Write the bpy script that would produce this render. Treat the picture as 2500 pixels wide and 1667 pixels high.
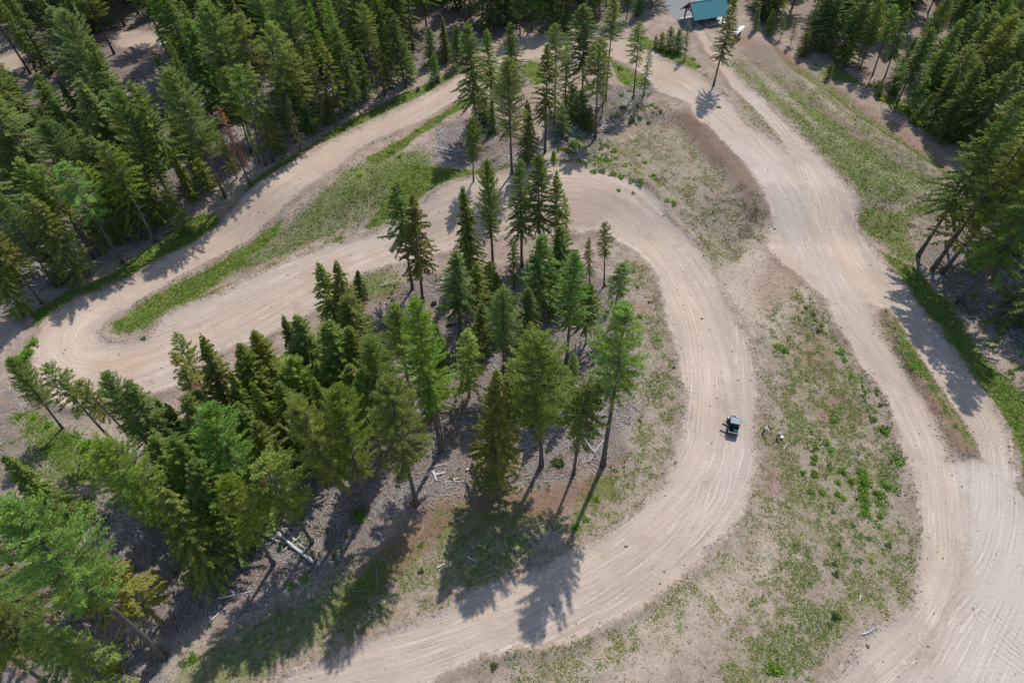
import bpy, bmesh, math, random
import numpy as np
from mathutils import Vector, Matrix

# ------------------------------------------------------------------ camera, sky, sun, exposure
scene = bpy.context.scene
for _o in list(bpy.data.objects):
    bpy.data.objects.remove(_o, do_unlink=True)
COL = scene.collection
PI = math.pi
ALT, PITCH, FPX = 78.0, 50.2, 1528.0          # drone height (m), tilt below the horizon, focal length in 2500-wide pixels
cam_d = bpy.data.cameras.new('camera'); cam = bpy.data.objects.new('camera', cam_d); COL.objects.link(cam)
cam.location = (0, 0, ALT); cam.rotation_euler = (math.radians(90 - PITCH), 0, 0)
cam_d.sensor_width = 36.0; cam_d.lens = FPX / 2500 * 36.0; cam_d.clip_start = 0.5; cam_d.clip_end = 9000
scene.camera = cam

SUN_EL, SUN_AZ = math.radians(53), math.radians(23)     # azimuth from +Y towards +X
sun_dir = Vector((math.sin(SUN_AZ) * math.cos(SUN_EL), math.cos(SUN_AZ) * math.cos(SUN_EL), math.sin(SUN_EL)))
world = bpy.data.worlds.new('World'); scene.world = world; world.use_nodes = True
wn = world.node_tree.nodes; wl = world.node_tree.links
for n in list(wn): wn.remove(n)
sky = wn.new('ShaderNodeTexSky'); sky.sky_type = 'NISHITA'; sky.sun_disc = False
sky.sun_elevation = SUN_EL; sky.sun_rotation = SUN_AZ; sky.altitude = 800; sky.dust_density = 1.2
bg = wn.new('ShaderNodeBackground'); bg.inputs['Strength'].default_value = 0.15
wo = wn.new('ShaderNodeOutputWorld')
wl.new(sky.outputs[0], bg.inputs[0]); wl.new(bg.outputs[0], wo.inputs[0])
sd = bpy.data.lights.new('sun', 'SUN'); sd.energy = 3.7; sd.angle = math.radians(0.53); sd.color = (1.0, 0.96, 0.91)
sun = bpy.data.objects.new('sun', sd); COL.objects.link(sun); sun.location = (60, 140, 180)
sun.rotation_euler = (-sun_dir).to_track_quat('-Z', 'Y').to_euler()
scene.view_settings.view_transform = 'Standard'; scene.view_settings.look = 'None'
scene.view_settings.exposure = 0.40; scene.view_settings.gamma = 1.0
scene.view_settings.use_curve_mapping = False
scene.cycles.max_bounces = 4; scene.cycles.diffuse_bounces = 2; scene.cycles.transmission_bounces = 3; scene.cycles.glossy_bounces = 2
scene.cycles.use_denoising = True

rng = np.random.default_rng(11)
random.seed(11)

# ------------------------------------------------------------------ survey helpers
_p = math.radians(PITCH)
_F = np.array([0, math.cos(_p), -math.sin(_p)]); _U = np.array([0, math.sin(_p), math.cos(_p)]); _R = np.array([1.0, 0, 0])
def ray(u, v): return _F * FPX + _R * (u - 1250.0) - _U * (v - 833.5)
def at0(u, v, z=0.0):
    d = ray(u, v); t = (z - ALT) / d[2]
    return np.array([d[0] * t, d[1] * t])
def project(P):
    d = np.asarray(P, float) - np.array([0, 0, ALT]); k = FPX / (d @ _F)
    return 1250 + (d @ _R) * k, 833.5 - (d @ _U) * k
def pts(s):
    """'u v, u v' survey string -> world xy on flat datum"""
    return np.array([at0(*map(float, q.split())) for q in s.split(',')])
def smooth_poly(P, n=4, closed=True):
    P = np.asarray(P); m = len(P); out = []
    for i in range(m if closed else m - 1):
        g = (lambda j: P[j % m]) if closed else (lambda j: P[min(max(j, 0), m - 1)])
        p0, p1, p2, p3 = g(i - 1), g(i), g(i + 1), g(i + 2)
        for k in range(n):
            t = k / n
            c = 0.5 * (2 * p1 + (p2 - p0) * t + (2 * p0 - 5 * p1 + 4 * p2 - p3) * t * t + (3 * p1 - p0 - 3 * p2 + p3) * t ** 3)
            out.append(p1 + (c - p1) * 1.0)
    if not closed: out.append(P[-1])
    return np.array(out)
def sst(a, b, x):
    t = np.clip((x - a) / (b - a), 0, 1); return t * t * (3 - 2 * t)

# ------------------------------------------------------------------ rasters of the place (0.5 m cells)
X0, X1, Y0, Y1, CS = -190.0, 190.0, -10.0, 270.0, 0.5
gx = np.arange(X0, X1 + CS / 2, CS); gy = np.arange(Y0, Y1 + CS / 2, CS)
GX, GY = np.meshgrid(gx, gy)
def seg_dist(px, py, P, closed):
    n = len(P); d2 = np.full(px.shape, 1e12); side = np.zeros(px.shape, bool)
    for i in range(n if closed else n - 1):
        ax, ay = P[i]; bx_, by_ = P[(i + 1) % n]
        ex, ey = bx_ - ax, by_ - ay; L = ex * ex + ey * ey + 1e-12
        t = np.clip(((px - ax) * ex + (py - ay) * ey) / L, 0, 1)
        q = (px - ax - t * ex) ** 2 + (py - ay - t * ey) ** 2
        np.minimum(d2, q, out=d2)
        if closed:
            c = ((ay > py) != (by_ > py))
            with np.errstate(divide='ignore', invalid='ignore'):
                xi = ax + (py - ay) * ex / (ey if ey != 0 else 1e-12)
            side ^= c & (px < xi)
    return np.sqrt(d2), side
def poly_sdf(P, margin=8.0):
    out = np.full(GX.shape, margin)
    i0 = max(int((P[:, 0].min() - margin - X0) / CS), 0); i1 = min(int((P[:, 0].max() + margin - X0) / CS) + 2, len(gx))
    j0 = max(int((P[:, 1].min() - margin - Y0) / CS), 0); j1 = min(int((P[:, 1].max() + margin - Y0) / CS) + 2, len(gy))
    if i1 <= i0 or j1 <= j0: return out
    d, s = seg_dist(GX[j0:j1, i0:i1], GY[j0:j1, i0:i1], P, True)
    out[j0:j1, i0:i1] = np.clip(np.where(s, -d, d), -margin, margin)
    return out
def sample(A, x, y):
    fx = np.clip((np.asarray(x) - X0) / CS, 0, len(gx) - 1.001); fy = np.clip((np.asarray(y) - Y0) / CS, 0, len(gy) - 1.001)
    i = fx.astype(int); j = fy.astype(int); a = fx - i; b = fy - j
    return (A[j, i] * (1 - a) + A[j, i + 1] * a) * (1 - b) + (A[j + 1, i] * (1 - a) + A[j + 1, i + 1] * a) * b
def vnoise(x, y, s, seed=0):
    """smooth value noise, cell size s"""
    r = np.random.default_rng(seed).random((257, 257)); x = np.asarray(x) / s + 1000; y = np.asarray(y) / s + 1000
    xi = np.floor(x).astype(int); yi = np.floor(y).astype(int); a = x - xi; b = y - yi
    a = a * a * (3 - 2 * a); b = b * b * (3 - 2 * b)
    g = lambda i, j: r[j % 257, i % 257]
    return (g(xi, yi) * (1 - a) + g(xi + 1, yi) * a) * (1 - b) + (g(xi, yi + 1) * (1 - a) + g(xi + 1, yi + 1) * a) * b
def fbm(x, y, s, seed=0):
    return (vnoise(x, y, s, seed) + 0.5 * vnoise(x, y, s / 2.1, seed + 1) + 0.25 * vnoise(x, y, s / 4.3, seed + 2)) / 1.75

# dirt roads traced as outlines (survey points, smoothed)
TRACK = [   # the winding loop track, in legs
 '620 1700,700 1645,833 1597,950 1536,1081 1490,1188 1430,1312 1395,1418 1334,1507 1281,1613 1193,1650 1111,1663 1063,1676 1000,1678 957,1663 928,1649 840,1624 769,1606 680,1560 620,1507 590,1464 567,1400 575,1300 575,1270 480,1330 440,1375 438,1436 440,1507 457,1588 496,1631 543,1666 570,1701 602,1726 638,1748 680,1775 740,1812 800,1840 875,1847 946,1843 1070,1850 1111,1836 1200,1808 1267,1748 1327,1690 1390,1578 1473,1386 1568,1223 1590,1095 1643,1030 1680,980 1720,700 1760',
 '1400 575,1234 578,1150 600,1063 622,950 648,868 678,800 735,762 762,738 776,656 818,550 854,490 890,425 946,355 968,250 985,160 995,110 946,89 911,89 864,103 818,142 769,213 733,284 701,355 666,383 645,532 567,546 553,638 489,745 418,833 372,939 319,1063 255,1131 216,1200 165,1283 110,1329 100,1420 100,1500 119,1560 142,1613 177,1667 199,1737 250,1760 330,1700 330,1673 284,1624 264,1595 250,1560 208,1500 177,1436 168,1350 168,1276 181,1210 222,1145 262,1081 298,1028 330,904 383,833 440,700 525,603 588,479 655,355 726,294 762,266 783,245 804,252 822,284 836,355 825,408 769,496 733,620 677,755 616,834 595,904 574,957 553,1042 512,1120 470,1223 455,1300 436,1380 438,1420 500']
ROAD = [    # straight road from the shelter, its parallel track and the lot at the right
 '1640 190,1667 199,1737 250,1783 290,1815 335,1879 375,1916 408,1960 392,2038 468,2081 514,2088 556,2131 606,2180 666,2219 726,2140 765,2127 740,2118 745,2141 797,2177 857,2233 943,2276 1017,2308 1088,2322 1130,2400 1130,2420 1400,2250 1600,2180 1720,1990 1720,2021 1667,2056 1629,2095 1583,2113 1547,2198 1505,2233 1466,2237 1395,2248 1306,2240 1235,2226 1164,2205 1112,2180 1017,2152 953,2102 893,2074 836,2035 783,2014 730,1978 698,1945 668,1905 640,1880 610,1868 575,1879 543,1857 504,1808 436,1737 355,1673 284',
 '1690 96,1706 92,1722 118,1762 184,1836 262,1897 319,1967 394,1950 420,1912 404,1897 376,1843 308,1790 255,1748 199,1712 149',
 '2170 715,2219 726,2286 811,2333 875,2411 974,2457 1052,2467 1112,2482 1164,2492 1200,2560 1300,2640 1500,2600 1720,2300 1700,2170 1680,2240 1560,2330 1300,2322 1122,2393 1124,2393 1112,2375 1070,2340 1013,2290 939,2248 875,2194 790,2170 755,2135 738']
CLEARING = ['262 112,300 106,360 110,410 112,412 138,395 150,355 150,306 144,300 130,275 122', '130 158,165 148,172 164,150 170', '10 178,62 160,68 185,60 212,40 205,22 195']
GRAVEL = ['1617 32,1664 26,1694 45,1752 56,1762 66,1684 82,1660 86,1635 68,1620 52']
def union(lst, margin=8.0, sm=3):
    out = np.full(GX.shape, margin)
    for s in lst: np.minimum(out, poly_sdf(smooth_poly(pts(s), sm), margin), out=out)
    return out
S_TRACK = union(TRACK); S_ROAD = union(ROAD); S_CLEAR = union(CLEARING); S_GRAVEL = union(GRAVEL, sm=2)
wob = (fbm(GX, GY, 3.0, 31) - .5) * 1.1
S_ALL = np.minimum(np.minimum(S_TRACK, S_ROAD), S_CLEAR)

# centre lines give the direction of the wheel marks
LINES = ['600 1690,1000 1590,1250 1500,1480 1390,1650 1260,1745 1130,1760 1000,1745 860,1690 720,1620 610,1520 530,1420 500,1300 505,1150 530,1000 580,850 635,700 700,520 790,380 850,270 880,180 880,150 830,190 770,290 710,420 620,600 520,780 420,960 330,1120 240,1260 150,1380 128,1480 145,1580 190,1680 245,1780 340,1870 440,1950 540,2030 680,2100 800,2190 920,2250 1030,2285 1120,2300 1250,2300 1380,2240 1520,2120 1640,2060 1720',
         '1700 95,1735 155,1790 220,1870 300,1950 400,2000 480,2060 580,2110 660,2180 730,2260 830,2340 930,2410 1030,2435 1120,2440 1260,2400 1420,2330 1560,2250 1700',
         '1850 1000,1845 900,1830 780,1850 690,1900 620']
LAT = np.full(GX.shape, 1e9); ALO = np.zeros(GX.shape); DIRX = np.zeros(GX.shape); DIRY = np.ones(GX.shape)
acc = 0.0
for s in LINES:
    P = smooth_poly(pts(s), 4, closed=False)
    for a, b in zip(P[:-1], P[1:]):
        e = b - a; L = math.hypot(*e) + 1e-9; mg = 16
        i0 = max(int((min(a[0], b[0]) - mg - X0) / CS), 0); i1 = min(int((max(a[0], b[0]) + mg - X0) / CS) + 2, len(gx))
        j0 = max(int((min(a[1], b[1]) - mg - Y0) / CS), 0); j1 = min(int((max(a[1], b[1]) + mg - Y0) / CS) + 2, len(gy))
        if i1 > i0 and j1 > j0:
            px = GX[j0:j1, i0:i1] - a[0]; py = GY[j0:j1, i0:i1] - a[1]
            t = (px * e[0] + py * e[1]) / L; tc = np.clip(t, 0, L)
            lat = (px * e[1] - py * e[0]) / L
            d = np.hypot(px - tc * e[0] / L, py - tc * e[1] / L)
            m = d < np.abs(LAT[j0:j1, i0:i1])
            LAT[j0:j1, i0:i1][m] = (np.sign(lat + 1e-9) * d)[m]; ALO[j0:j1, i0:i1][m] = (acc + tc)[m]
        acc += L
    acc += 100
LAT = np.clip(LAT, -20, 20)

# single vehicle trails: pairs of tyre marks away from the main wheel-ways
TYRES = ['2428 1100,2443 1182,2443 1235,2428 1324,2404 1380,2361 1437,2333 1469,2260 1560', '2452 1100,2466 1200,2462 1288,2430 1395,2374 1473,2320 1530', '2500 1400,2446 1505,2400 1600,2370 1680', '2400 1500,2440 1530,2520 1605', '2380 1540,2430 1575,2500 1625',
  '1150 1640,1269 1583,1453 1476,1595 1373,1663 1310,1701 1246,1722 1180', '1935 400,1950 461,1965 514,1960 570,1990 640', '1670 300,1740 375,1830 470,1900 570', '1560 580,1640 680,1690 800,1700 930,1690 1050', '1850 930,1838 840,1812 770,1840 690,1900 630', '830 620,700 690,560 770,420 830', '2180 720,2250 820,2330 930,2400 1040', '1780 1100,1760 1210,1690 1310,1560 1410']

# ------------------------------------------------------------------ zones of ground cover: (kind, strength, feather m, outline)
ZONES = [
 # forest litter and slash (litter)
 ('litter', 1.0, 2.5, '1085 335,1140 320,1250 335,1300 400,1250 438,1160 445,1090 430,1075 380'),
 ('litter', .95, 2.5, '1330 380,1360 300,1420 250,1480 235,1590 235,1600 255,1530 295,1470 360,1440 410,1380 420'),
 ('litter', .85, 3.0, '930 700,1060 660,1300 640,1420 640,1540 740,1570 900,1545 1040,1490 1150,1350 1180,1180 1190,1050 1240,960 1300,880 1390,760 1420,600 1480,420 1560,250 1500,150 1390,180 1260,330 1130,500 1020,760 960,880 820'),
 ('litter', .9, 4.0, '-300 800,0 775,70 745,250 660,380 590,470 520,570 470,640 425,740 370,850 310,990 225,1110 165,1230 120,1330 85,1480 80,1560 60,1590 -40,-600 -60'),
 ('litter', .9, 3.0, '2235 600,2300 580,2420 560,2700 560,2700 900,2500 850,2420 800,2360 760,2260 690'),
 ('litter', .6, 4.0, '1800 60,1900 95,1990 130,2120 190,2230 290,2350 340,2520 430,2800 600,2900 -60,1750 -60'),
 ('litter', .7, 2.0, '0 940,60 960,70 1040,60 1160,0 1200,-80 1100'),
 # bright grass (grass)
 ('grass', 1.0, 1.2, '560 545,640 465,745 400,850 330,960 275,1050 235,1062 248,935 313,833 362,745 408,640 480,570 535'),
 ('grass', .8, 1.5, '1070 225,1110 200,1128 212,1080 240'),
 ('grass', 1.0, 1.5, '1000 430,1070 440,1160 450,1240 435,1260 450,1180 460,1110 470,1040 505,960 540,900 560,960 500'),
 ('grass', .95, 1.2, '1150 268,1085 305,1030 338,960 385,900 420,940 430,1010 380,1090 320,1150 290'),
 ('grass', .55, 2.5, '840 450,920 420,1020 390,1070 420,1010 460,930 500,850 530,760 570,700 590,760 520'),
 ('grass', .45, 2.5, '300 810,480 690,700 560,860 460,1000 400,1060 440,960 520,820 580,620 660,480 725,360 800'),
 ('grass', .85, 1.5, '275 790,355 735,480 665,610 595,690 550,640 610,560 670,470 730,400 765,340 800,290 820'),
 ('grass', .9, 1.2, '400 765,500 720,620 665,760 605,830 580,830 592,755 612,620 672,496 728'),
 ('grass', .9, 1.5, '80 770,150 720,260 670,350 620,420 570,500 540,540 555,385 635,280 693,210 725,140 762,100 800'),
 ('grass', .9, 1.8, '60 850,85 840,88 900,75 960,40 930'),
 ('grass', 1.0, 2.0, '2150 620,2210 650,2240 670,2330 750,2370 830,2420 900,2500 960,2560 1100,2520 1200,2485 1130,2440 1010,2360 890,2290 800,2225 715,2185 660'),
 ('grass', .6, 2.0, '2060 530,2180 520,2290 500,2300 520,2200 560,2230 600,2235 640,2160 610'),
 ('grass', .5, 3.0, '1750 175,1800 190,1900 260,2000 340,2130 440,2270 490,2180 525,2090 510,1985 400,1900 310,1830 240'),
 ('grass', .6, 1.6, '1880 215,1960 280,2060 365,2150 440,2135 445,2040 375,1940 300'), ('grass', .42, 1.4, '1800 200,1870 250,1950 330,1935 335,1850 270'), ('grass', .5, 1.8, '1990 390,2080 450,2200 500,2150 515,2060 480'),
 ('grass', .5, 1.5, '1960 215,2050 300,2150 375,2140 385,2030 305'), ('red', .35, 2.0, '1830 160,1930 240,2050 330,2170 430,2150 440,2020 345,1900 250'), ('weeds', .6, 3.0, '1760 180,1880 190,2000 280,2130 370,2280 450,2300 500,2180 525,2090 510,1990 410,1900 320,1830 250'),
 ('grass', .5, 4.0, '1930 230,2040 320,2180 420,2280 480,2200 500,2060 430,1960 340'),
 ('grass', .5, 2.5, '1900 140,2000 240,2110 330,2280 440,2330 430,2200 330,2080 240,1960 160'),
 ('grass', .48, 2.5, '430 1640,560 1540,700 1470,860 1380,960 1330,930 1440,850 1510,720 1600,560 1690,420 1700'),
 ('grass', .42, 2.5, '1060 1230,1200 1210,1330 1240,1400 1290,1330 1350,1200 1420,1120 1440,1060 1360'),
 ('grass', .5, 1.5, '1390 1250,1440 1180,1500 1150,1520 1170,1440 1260,1400 1300'),
 ('grass', .7, 1.5, '60 1010,150 1040,260 1100,280 1160,180 1180,90 1110'),
 ('grass', .8, 2.0, '1510 130,1570 145,1640 180,1720 225,1770 270,1740 240,1690 180,1640 150,1560 115'),
 ('grass', .8, 1.5, '1490 180,1545 205,1580 240,1540 245,1500 225'),
 ('grass', .9, 1.5, '1275 190,1320 180,1330 230,1290 235'),
 ('grass', .6, 1.5, '1275 440,1360 425,1440 430,1560 480,1480 445,1360 436'),
 ('grass', .55, 2.0, '870 690,960 655,1000 690,900 740'),
 ('grass', .42, .8, '1790 262,1850 312,1905 372,1915 395,1870 365,1812 325'),
 ('grass', .7, 1.0, '2185 800,2240 880,2280 960,2330 1040,2385 1110,2390 1118,2355 1090,2300 1020,2240 930,2190 850'),
 ('grass', .5, 3, '2280 1530,2400 1560,2510 1600,2500 1700,2330 1690'),
 ('grass', .8, 2.0, '1990 180,2040 160,2120 210,2240 260,2320 330,2300 345,2230 300,2120 215,2050 200'),
 # meadow weeds on bare soil (weeds)
 ('weeds', .85, 2.0, '1440 440,1500 380,1580 330,1650 310,1700 380,1780 450,1850 520,1870 560,1850 610,1780 640,1740 630,1700 585,1640 530,1570 470'),
 ('weeds', .55, 2.0, '1390 300,1490 260,1600 270,1660 300,1600 400,1500 420,1400 420'),
 ('weeds', .75, 1.5, '1530 640,1580 660,1605 720,1620 800,1650 900,1660 980,1640 1080,1600 1180,1500 1270,1400 1340,1380 1300,1470 1200,1540 1080,1580 960,1575 840,1550 740'),
 ('weeds', 1.0, 2.5, '1960 690,2010 750,2060 840,2100 910,2150 980,2180 1060,2210 1140,2230 1240,2240 1340,2225 1440,2180 1500,2090 1540,2030 1600,1980 1680,1700 1690,1800 1560,1880 1400,1910 1260,1900 1160,1890 1050,1900 900,1920 780'),
 ('weeds', .6, 3.0, '1855 760,1920 740,1930 900,1900 1060,1900 1200,1880 1330,1780 1470,1600 1600,1400 1660,1100 1690,1230 1600,1400 1575,1580 1480,1740 1340,1830 1240,1855 1120,1850 950'),
 ('weeds', .7, 2.0, '2130 750,2180 770,2240 870,2300 970,2370 1080,2380 1115,2320 1110,2250 980,2180 860'),
 ('weeds', .8, 3.0, '20 1000,120 1020,250 1080,300 1170,200 1300,60 1280,0 1200'),
 ('weeds', .6, 2.5, '850 1400,1000 1330,1150 1290,1340 1330,1300 1390,1180 1425,1070 1485,950 1530,840 1590,740 1610,800 1500'),
 ('weeds', .6, 3.0, '2090 300,2240 420,2330 450,2400 560,2300 560,2150 600,2100 550,1990 420,1830 300,1760 190,1880 200'),
 ('weeds', .6, 2.0, '700 600,850 500,1000 430,1080 440,1000 500,850 560,720 610,560 670,400 760,330 800,420 720,560 640'),
 # red-brown bare soil, with shade painted on one bank (red)
 ('red', .9, 2.5, '980 1290,1060 1230,1200 1190,1350 1180,1450 1160,1500 1110,1530 1110,1480 1190,1370 1260,1200 1290,1080 1330,950 1420,850 1500,820 1480,900 1380'),
 ('red', .7, 2.0, '900 720,1000 690,1100 700,1080 760,960 800,880 800'),
 ('red', .7, 2.0, '230 880,330 865,360 880,300 920,230 910'),
 ('red', .5, 2.0, '1380 540,1420 500,1500 520,1470 550,1400 560'),
 ('red', .6, 1.5, '1700 108,1730 160,1780 220,1760 220,1720 165'),
 ('red', .6, 2.0, '1765 95,1810 110,1850 145,1820 150,1770 130'),
 ('red', .7, 1.5, '1640 300,1690 310,1760 390,1830 470,1860 540,1840 540,1790 470,1700 380'),  # brown bank strip; shade of its slope facing away is painted into the colour
 ('red', .6, 2.5, '1990 980,2060 950,2100 1010,2040 1050'), ('red', .6, 3.0, '1960 800,2020 830,2060 900,2000 920'),
 ('red', .45, 2.5, '1880 620,1960 650,1950 700,1880 760,1850 740'),
 ('red', .5, 3.0, '1860 1050,1920 1080,1900 1200,1860 1200'),
 ('red', .55, 3.0, '1890 130,2010 240,2130 330,2300 440,2340 420,2200 310,2060 220,1940 140'),
 ('grey', 1.0, 3.0, '2322 1130,2400 1124,2480 1160,2600 1400,2620 1740,2250 1740,2330 1600,2390 1420,2350 1250'), ('grey', .7, 3.0, '1300 1560,1500 1440,1650 1360,1760 1260,1830 1150,1845 1000,1830 900,1800 960,1790 1080,1720 1220,1580 1370,1400 1470,1200 1560,1000 1640,1100 1660'),
 ('grey', .6, 3, '1700 320,1760 400,1850 500,1900 580,2000 700,2060 700,1980 560,1930 480,1850 400'),
 ('sand', .9, 3.0, '110 860,150 800,230 740,300 720,280 750,230 800,230 850,300 870,450 840,600 770,750 700,880 640,860 650,700 730,500 830,330 890,200 910,130 900'),
 ('sand', .8, 3.0, '1480 530,1560 560,1640 640,1700 740,1740 850,1750 960,1730 1090,1660 1220,1560 1320,1400 1410,1200 1500,1000 1580,860 1640,900 1600,1200 1470,1400 1380,1550 1280,1650 1150,1690 1000,1680 880,1640 740,1560 630,1470 570'),
 ('sand', .7, 2.5, '400 620,560 530,700 450,900 345,1100 240,1130 240,940 340,720 460,560 550,420 640'), ('sand', .8, 2.0, '1960 430,2050 560,2110 660,2200 820,2270 960,2300 1060,2320 1200,2310 1340,2260 1480,2150 1600,2100 1600,2210 1480,2270 1350,2280 1200,2260 1060,2200 920,2120 780,2040 640,1960 520'),
 ('grey', .9, 4.0, '1770 170,1850 140,1920 140,2040 230,2150 310,2330 430,2330 480,2250 500,2150 520,2090 505,2000 400,1900 310,1830 240'), ('grey', .7, 3.0, '300 810,480 690,700 560,860 460,1000 400,1060 440,960 520,820 580,620 660,480 725,360 800'), ('grey', .3, 4.0, '1440 440,1600 330,1700 380,1850 520,1850 610,1740 630,1640 530'), ('grey', .25, 5.0, '1960 760,2060 850,2150 1000,2210 1200,2220 1400,2090 1530,1980 1660,1850 1660,1930 1450,1950 1200,1940 900'),
 ('fern', 1.0, 2.0, '2000 1120,2060 1100,2110 1120,2180 1150,2185 1250,2130 1290,2100 1240,2040 1230'), ('fern', .9, 1.2, '2035 850,2080 880,2120 930,2165 1000,2205 1090,2220 1150,2200 1160,2150 1050,2100 960,2050 900'), ('fern', .8, 2.0, '1360 370,1420 350,1500 370,1560 420,1620 470,1580 470,1500 430,1400 440,1350 410'), ('fern', .9, 2.0, '2380 800,2450 800,2500 860,2500 950,2440 900'), ('fern', .8, 2.0, '40 1030,150 1050,230 1100,200 1150,100 1120'),
 ('fern', .7, 1.5, '1480 185,1560 215,1585 245,1540 240'), ('fern', .8, 2.0, '1500 290,1580 280,1630 310,1560 330,1490 320'), ('fern', .7, 2.0, '1990 1000,2040 1010,2010 1080,1980 1080'), ('fern', .6, 2.0, '1870 1600,1920 1610,1900 1660,1860 1650'), ('fern', .8, 1.5, '1000 440,1060 450,1130 465,1060 490,990 500'),
 ('sand', .7, 1.2, '1800 160,1900 250,2010 340,2110 420,2230 490,2210 500,2090 425,1990 350,1880 260'), ('sand', .6, 1.0, '1940 210,2030 290,2130 360,2120 368,2020 300'), ('red', .8, 1.6, '1880 130,2000 240,2130 335,2290 440,2320 430,2160 320,2030 220,1920 130'),
 ('red', .8, 1.2, '2135 748,2168 762,2240 872,2298 962,2372 1085,2380 1112,2328 1112,2255 985,2185 865'), ('grass', .85, .8, '2200 800,2246 880,2290 950,2342 1022,2388 1112,2372 1108,2320 1010,2260 920'), ('grass', .7, .8, '2150 800,2190 860,2245 950,2300 1060,2285 1050,2230 960,2180 870'),
 ('litter', .85, 3.0, '-150 1330,120 1380,260 1490,420 1570,430 1640,380 1700,-100 1700'),
 ('red', .38, 4.0, '330 700,550 560,750 425,950 320,1130 220,1290 115,1500 125,1660 205,1640 250,1500 170,1290 175,1140 255,950 350,800 450,600 570,420 680'), ('red', .32, 4.0, '400 850,600 740,800 650,1000 570,1200 500,1380 450,1550 500,1500 540,1300 560,1050 610,850 660,650 780,450 880'),
 # pale sandy ground outside the wheel-ways (sand)
 ('sand', .8, 2.5, '1855 560,1950 640,1970 700,1900 800,1860 800,1760 700,1800 640'),
 ('sand', .6, 3.0, '1700 1400,1850 1300,1900 1300,1850 1450,1700 1600,1500 1680,1250 1690,1500 1560'),
 ('sand', .5, 2.0, '690 640,850 540,960 490,930 530,800 590,700 640'),
 ('sand', .6, 1.0, '2110 535,2190 520,2280 508,2270 514,2190 530,2120 545'),
 ('sand', .4, 3.0, '1690 110,1760 110,1800 150,1780 190,1730 160'),
]
Z = {k: np.zeros(GX.shape) for k in ('litter', 'grass', 'weeds', 'red', 'sand', 'grey', 'fern')}
for kind, st, fe, s in ZONES:
    d = poly_sdf(smooth_poly(pts(s), 2), 8.0)
    d = d + (fbm(GX, GY, 4.0, abs(hash(kind)) % 7 + 40 if False else {'litter': 3, 'grass': 5, 'weeds': 7, 'red': 9, 'sand': 13, 'grey': 17, 'fern': 19}[kind]) - .5) * fe * 1.6
    w = st * (1 - sst(-fe * .7, fe * .7, d))
    np.maximum(Z[kind], w, out=Z[kind])
# away from the traced area the ground is forest floor
far = np.maximum(sst(150, 170, np.abs(GX) + .0 * GY), np.maximum(sst(205, 215, GY), sst(14, 6, GY) * 0))
Z['litter'] = np.maximum(Z['litter'], far * .9)
offroad = sst(-.3, .6, S_ALL + wob)
for k in ('litter', 'grass', 'weeds', 'fern'): Z[k] *= offroad
Z['litter'] *= 1 - .75 * Z['grass']

# ------------------------------------------------------------------ terrain relief
BANK = smooth_poly(pts('1840 40,1893 150,1955 205,2020 245,2075 290,2130 330,2200 375,2290 440,2345 480,2420 560'), 3, False)
bd, _ = seg_dist(GX, GY, BANK, False)
# side of the bank line (positive to the right, away from the field)
nearest = np.zeros(GX.shape); best = np.full(GX.shape, 1e12)
for a, b in zip(BANK[:-1], BANK[1:]):
    e = b - a; L2 = e @ e; t = np.clip(((GX - a[0]) * e[0] + (GY - a[1]) * e[1]) / L2, 0, 1)
    q = (GX - a[0] - t * e[0]) ** 2 + (GY - a[1] - t * e[1]) ** 2; m = q < best
    best[m] = q[m]; nearest[m] = -np.sign(e[0] * (GY - a[1]) - e[1] * (GX - a[0]))[m]
lat_b = bd * nearest
HGT = 3.1 * sst(-3.6, 3.2, lat_b) * sst(88, 104, GY)
TRI = smooth_poly(pts('1400 330,1480 290,1560 300,1640 300,1672 305,1730 370,1795 450,1845 520,1862 560,1840 610,1770 655,1735 620,1690 560,1610 500,1520 440,1430 425'), 2)
HGT -= 1.5 * sst(.3, -4.0, poly_sdf(TRI, 8.0))
HGT += .95 * sst(.2, -1.5, poly_sdf(smooth_poly(pts('2130 745,2170 760,2240 870,2300 960,2380 1090,2385 1115,2325 1115,2250 980,2180 860'), 2), 8.0))
HGT += (fbm(GX, GY, 14, 3) - .5) * .7 * sst(-1, 4, S_ALL) + (fbm(GX, GY, 2.2, 8) - .5) * .22 * sst(0, 1.2, S_ALL)
HGT += .40 * np.exp(-((S_ALL - .35) / .6) ** 2) * (.4 + fbm(GX, GY, 3.1, 77))     # low shoulder pushed up by the grader
HGT += .55 * np.exp(-((seg_dist(GX, GY, smooth_poly(pts('420 960,330 978,230 995,140 992,98 940,78 890,88 840,125 775,200 728'), 3, False), False)[0]) / 1.3) ** 2)   # thrown-up rim of the hairpin
HGT += .45 * np.exp(-((seg_dist(GX, GY, smooth_poly(pts('1240 445,1330 425,1436 428,1520 448,1600 490'), 3, False), False)[0]) / 1.5) ** 2)
def H(x, y): return sample(HGT, x, y)
def at(u, v):
    z = 0.0
    for _ in range(6):
        p = at0(u, v, z); z = float(H(p[0], p[1]))
    return Vector((p[0], p[1], z))

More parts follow.
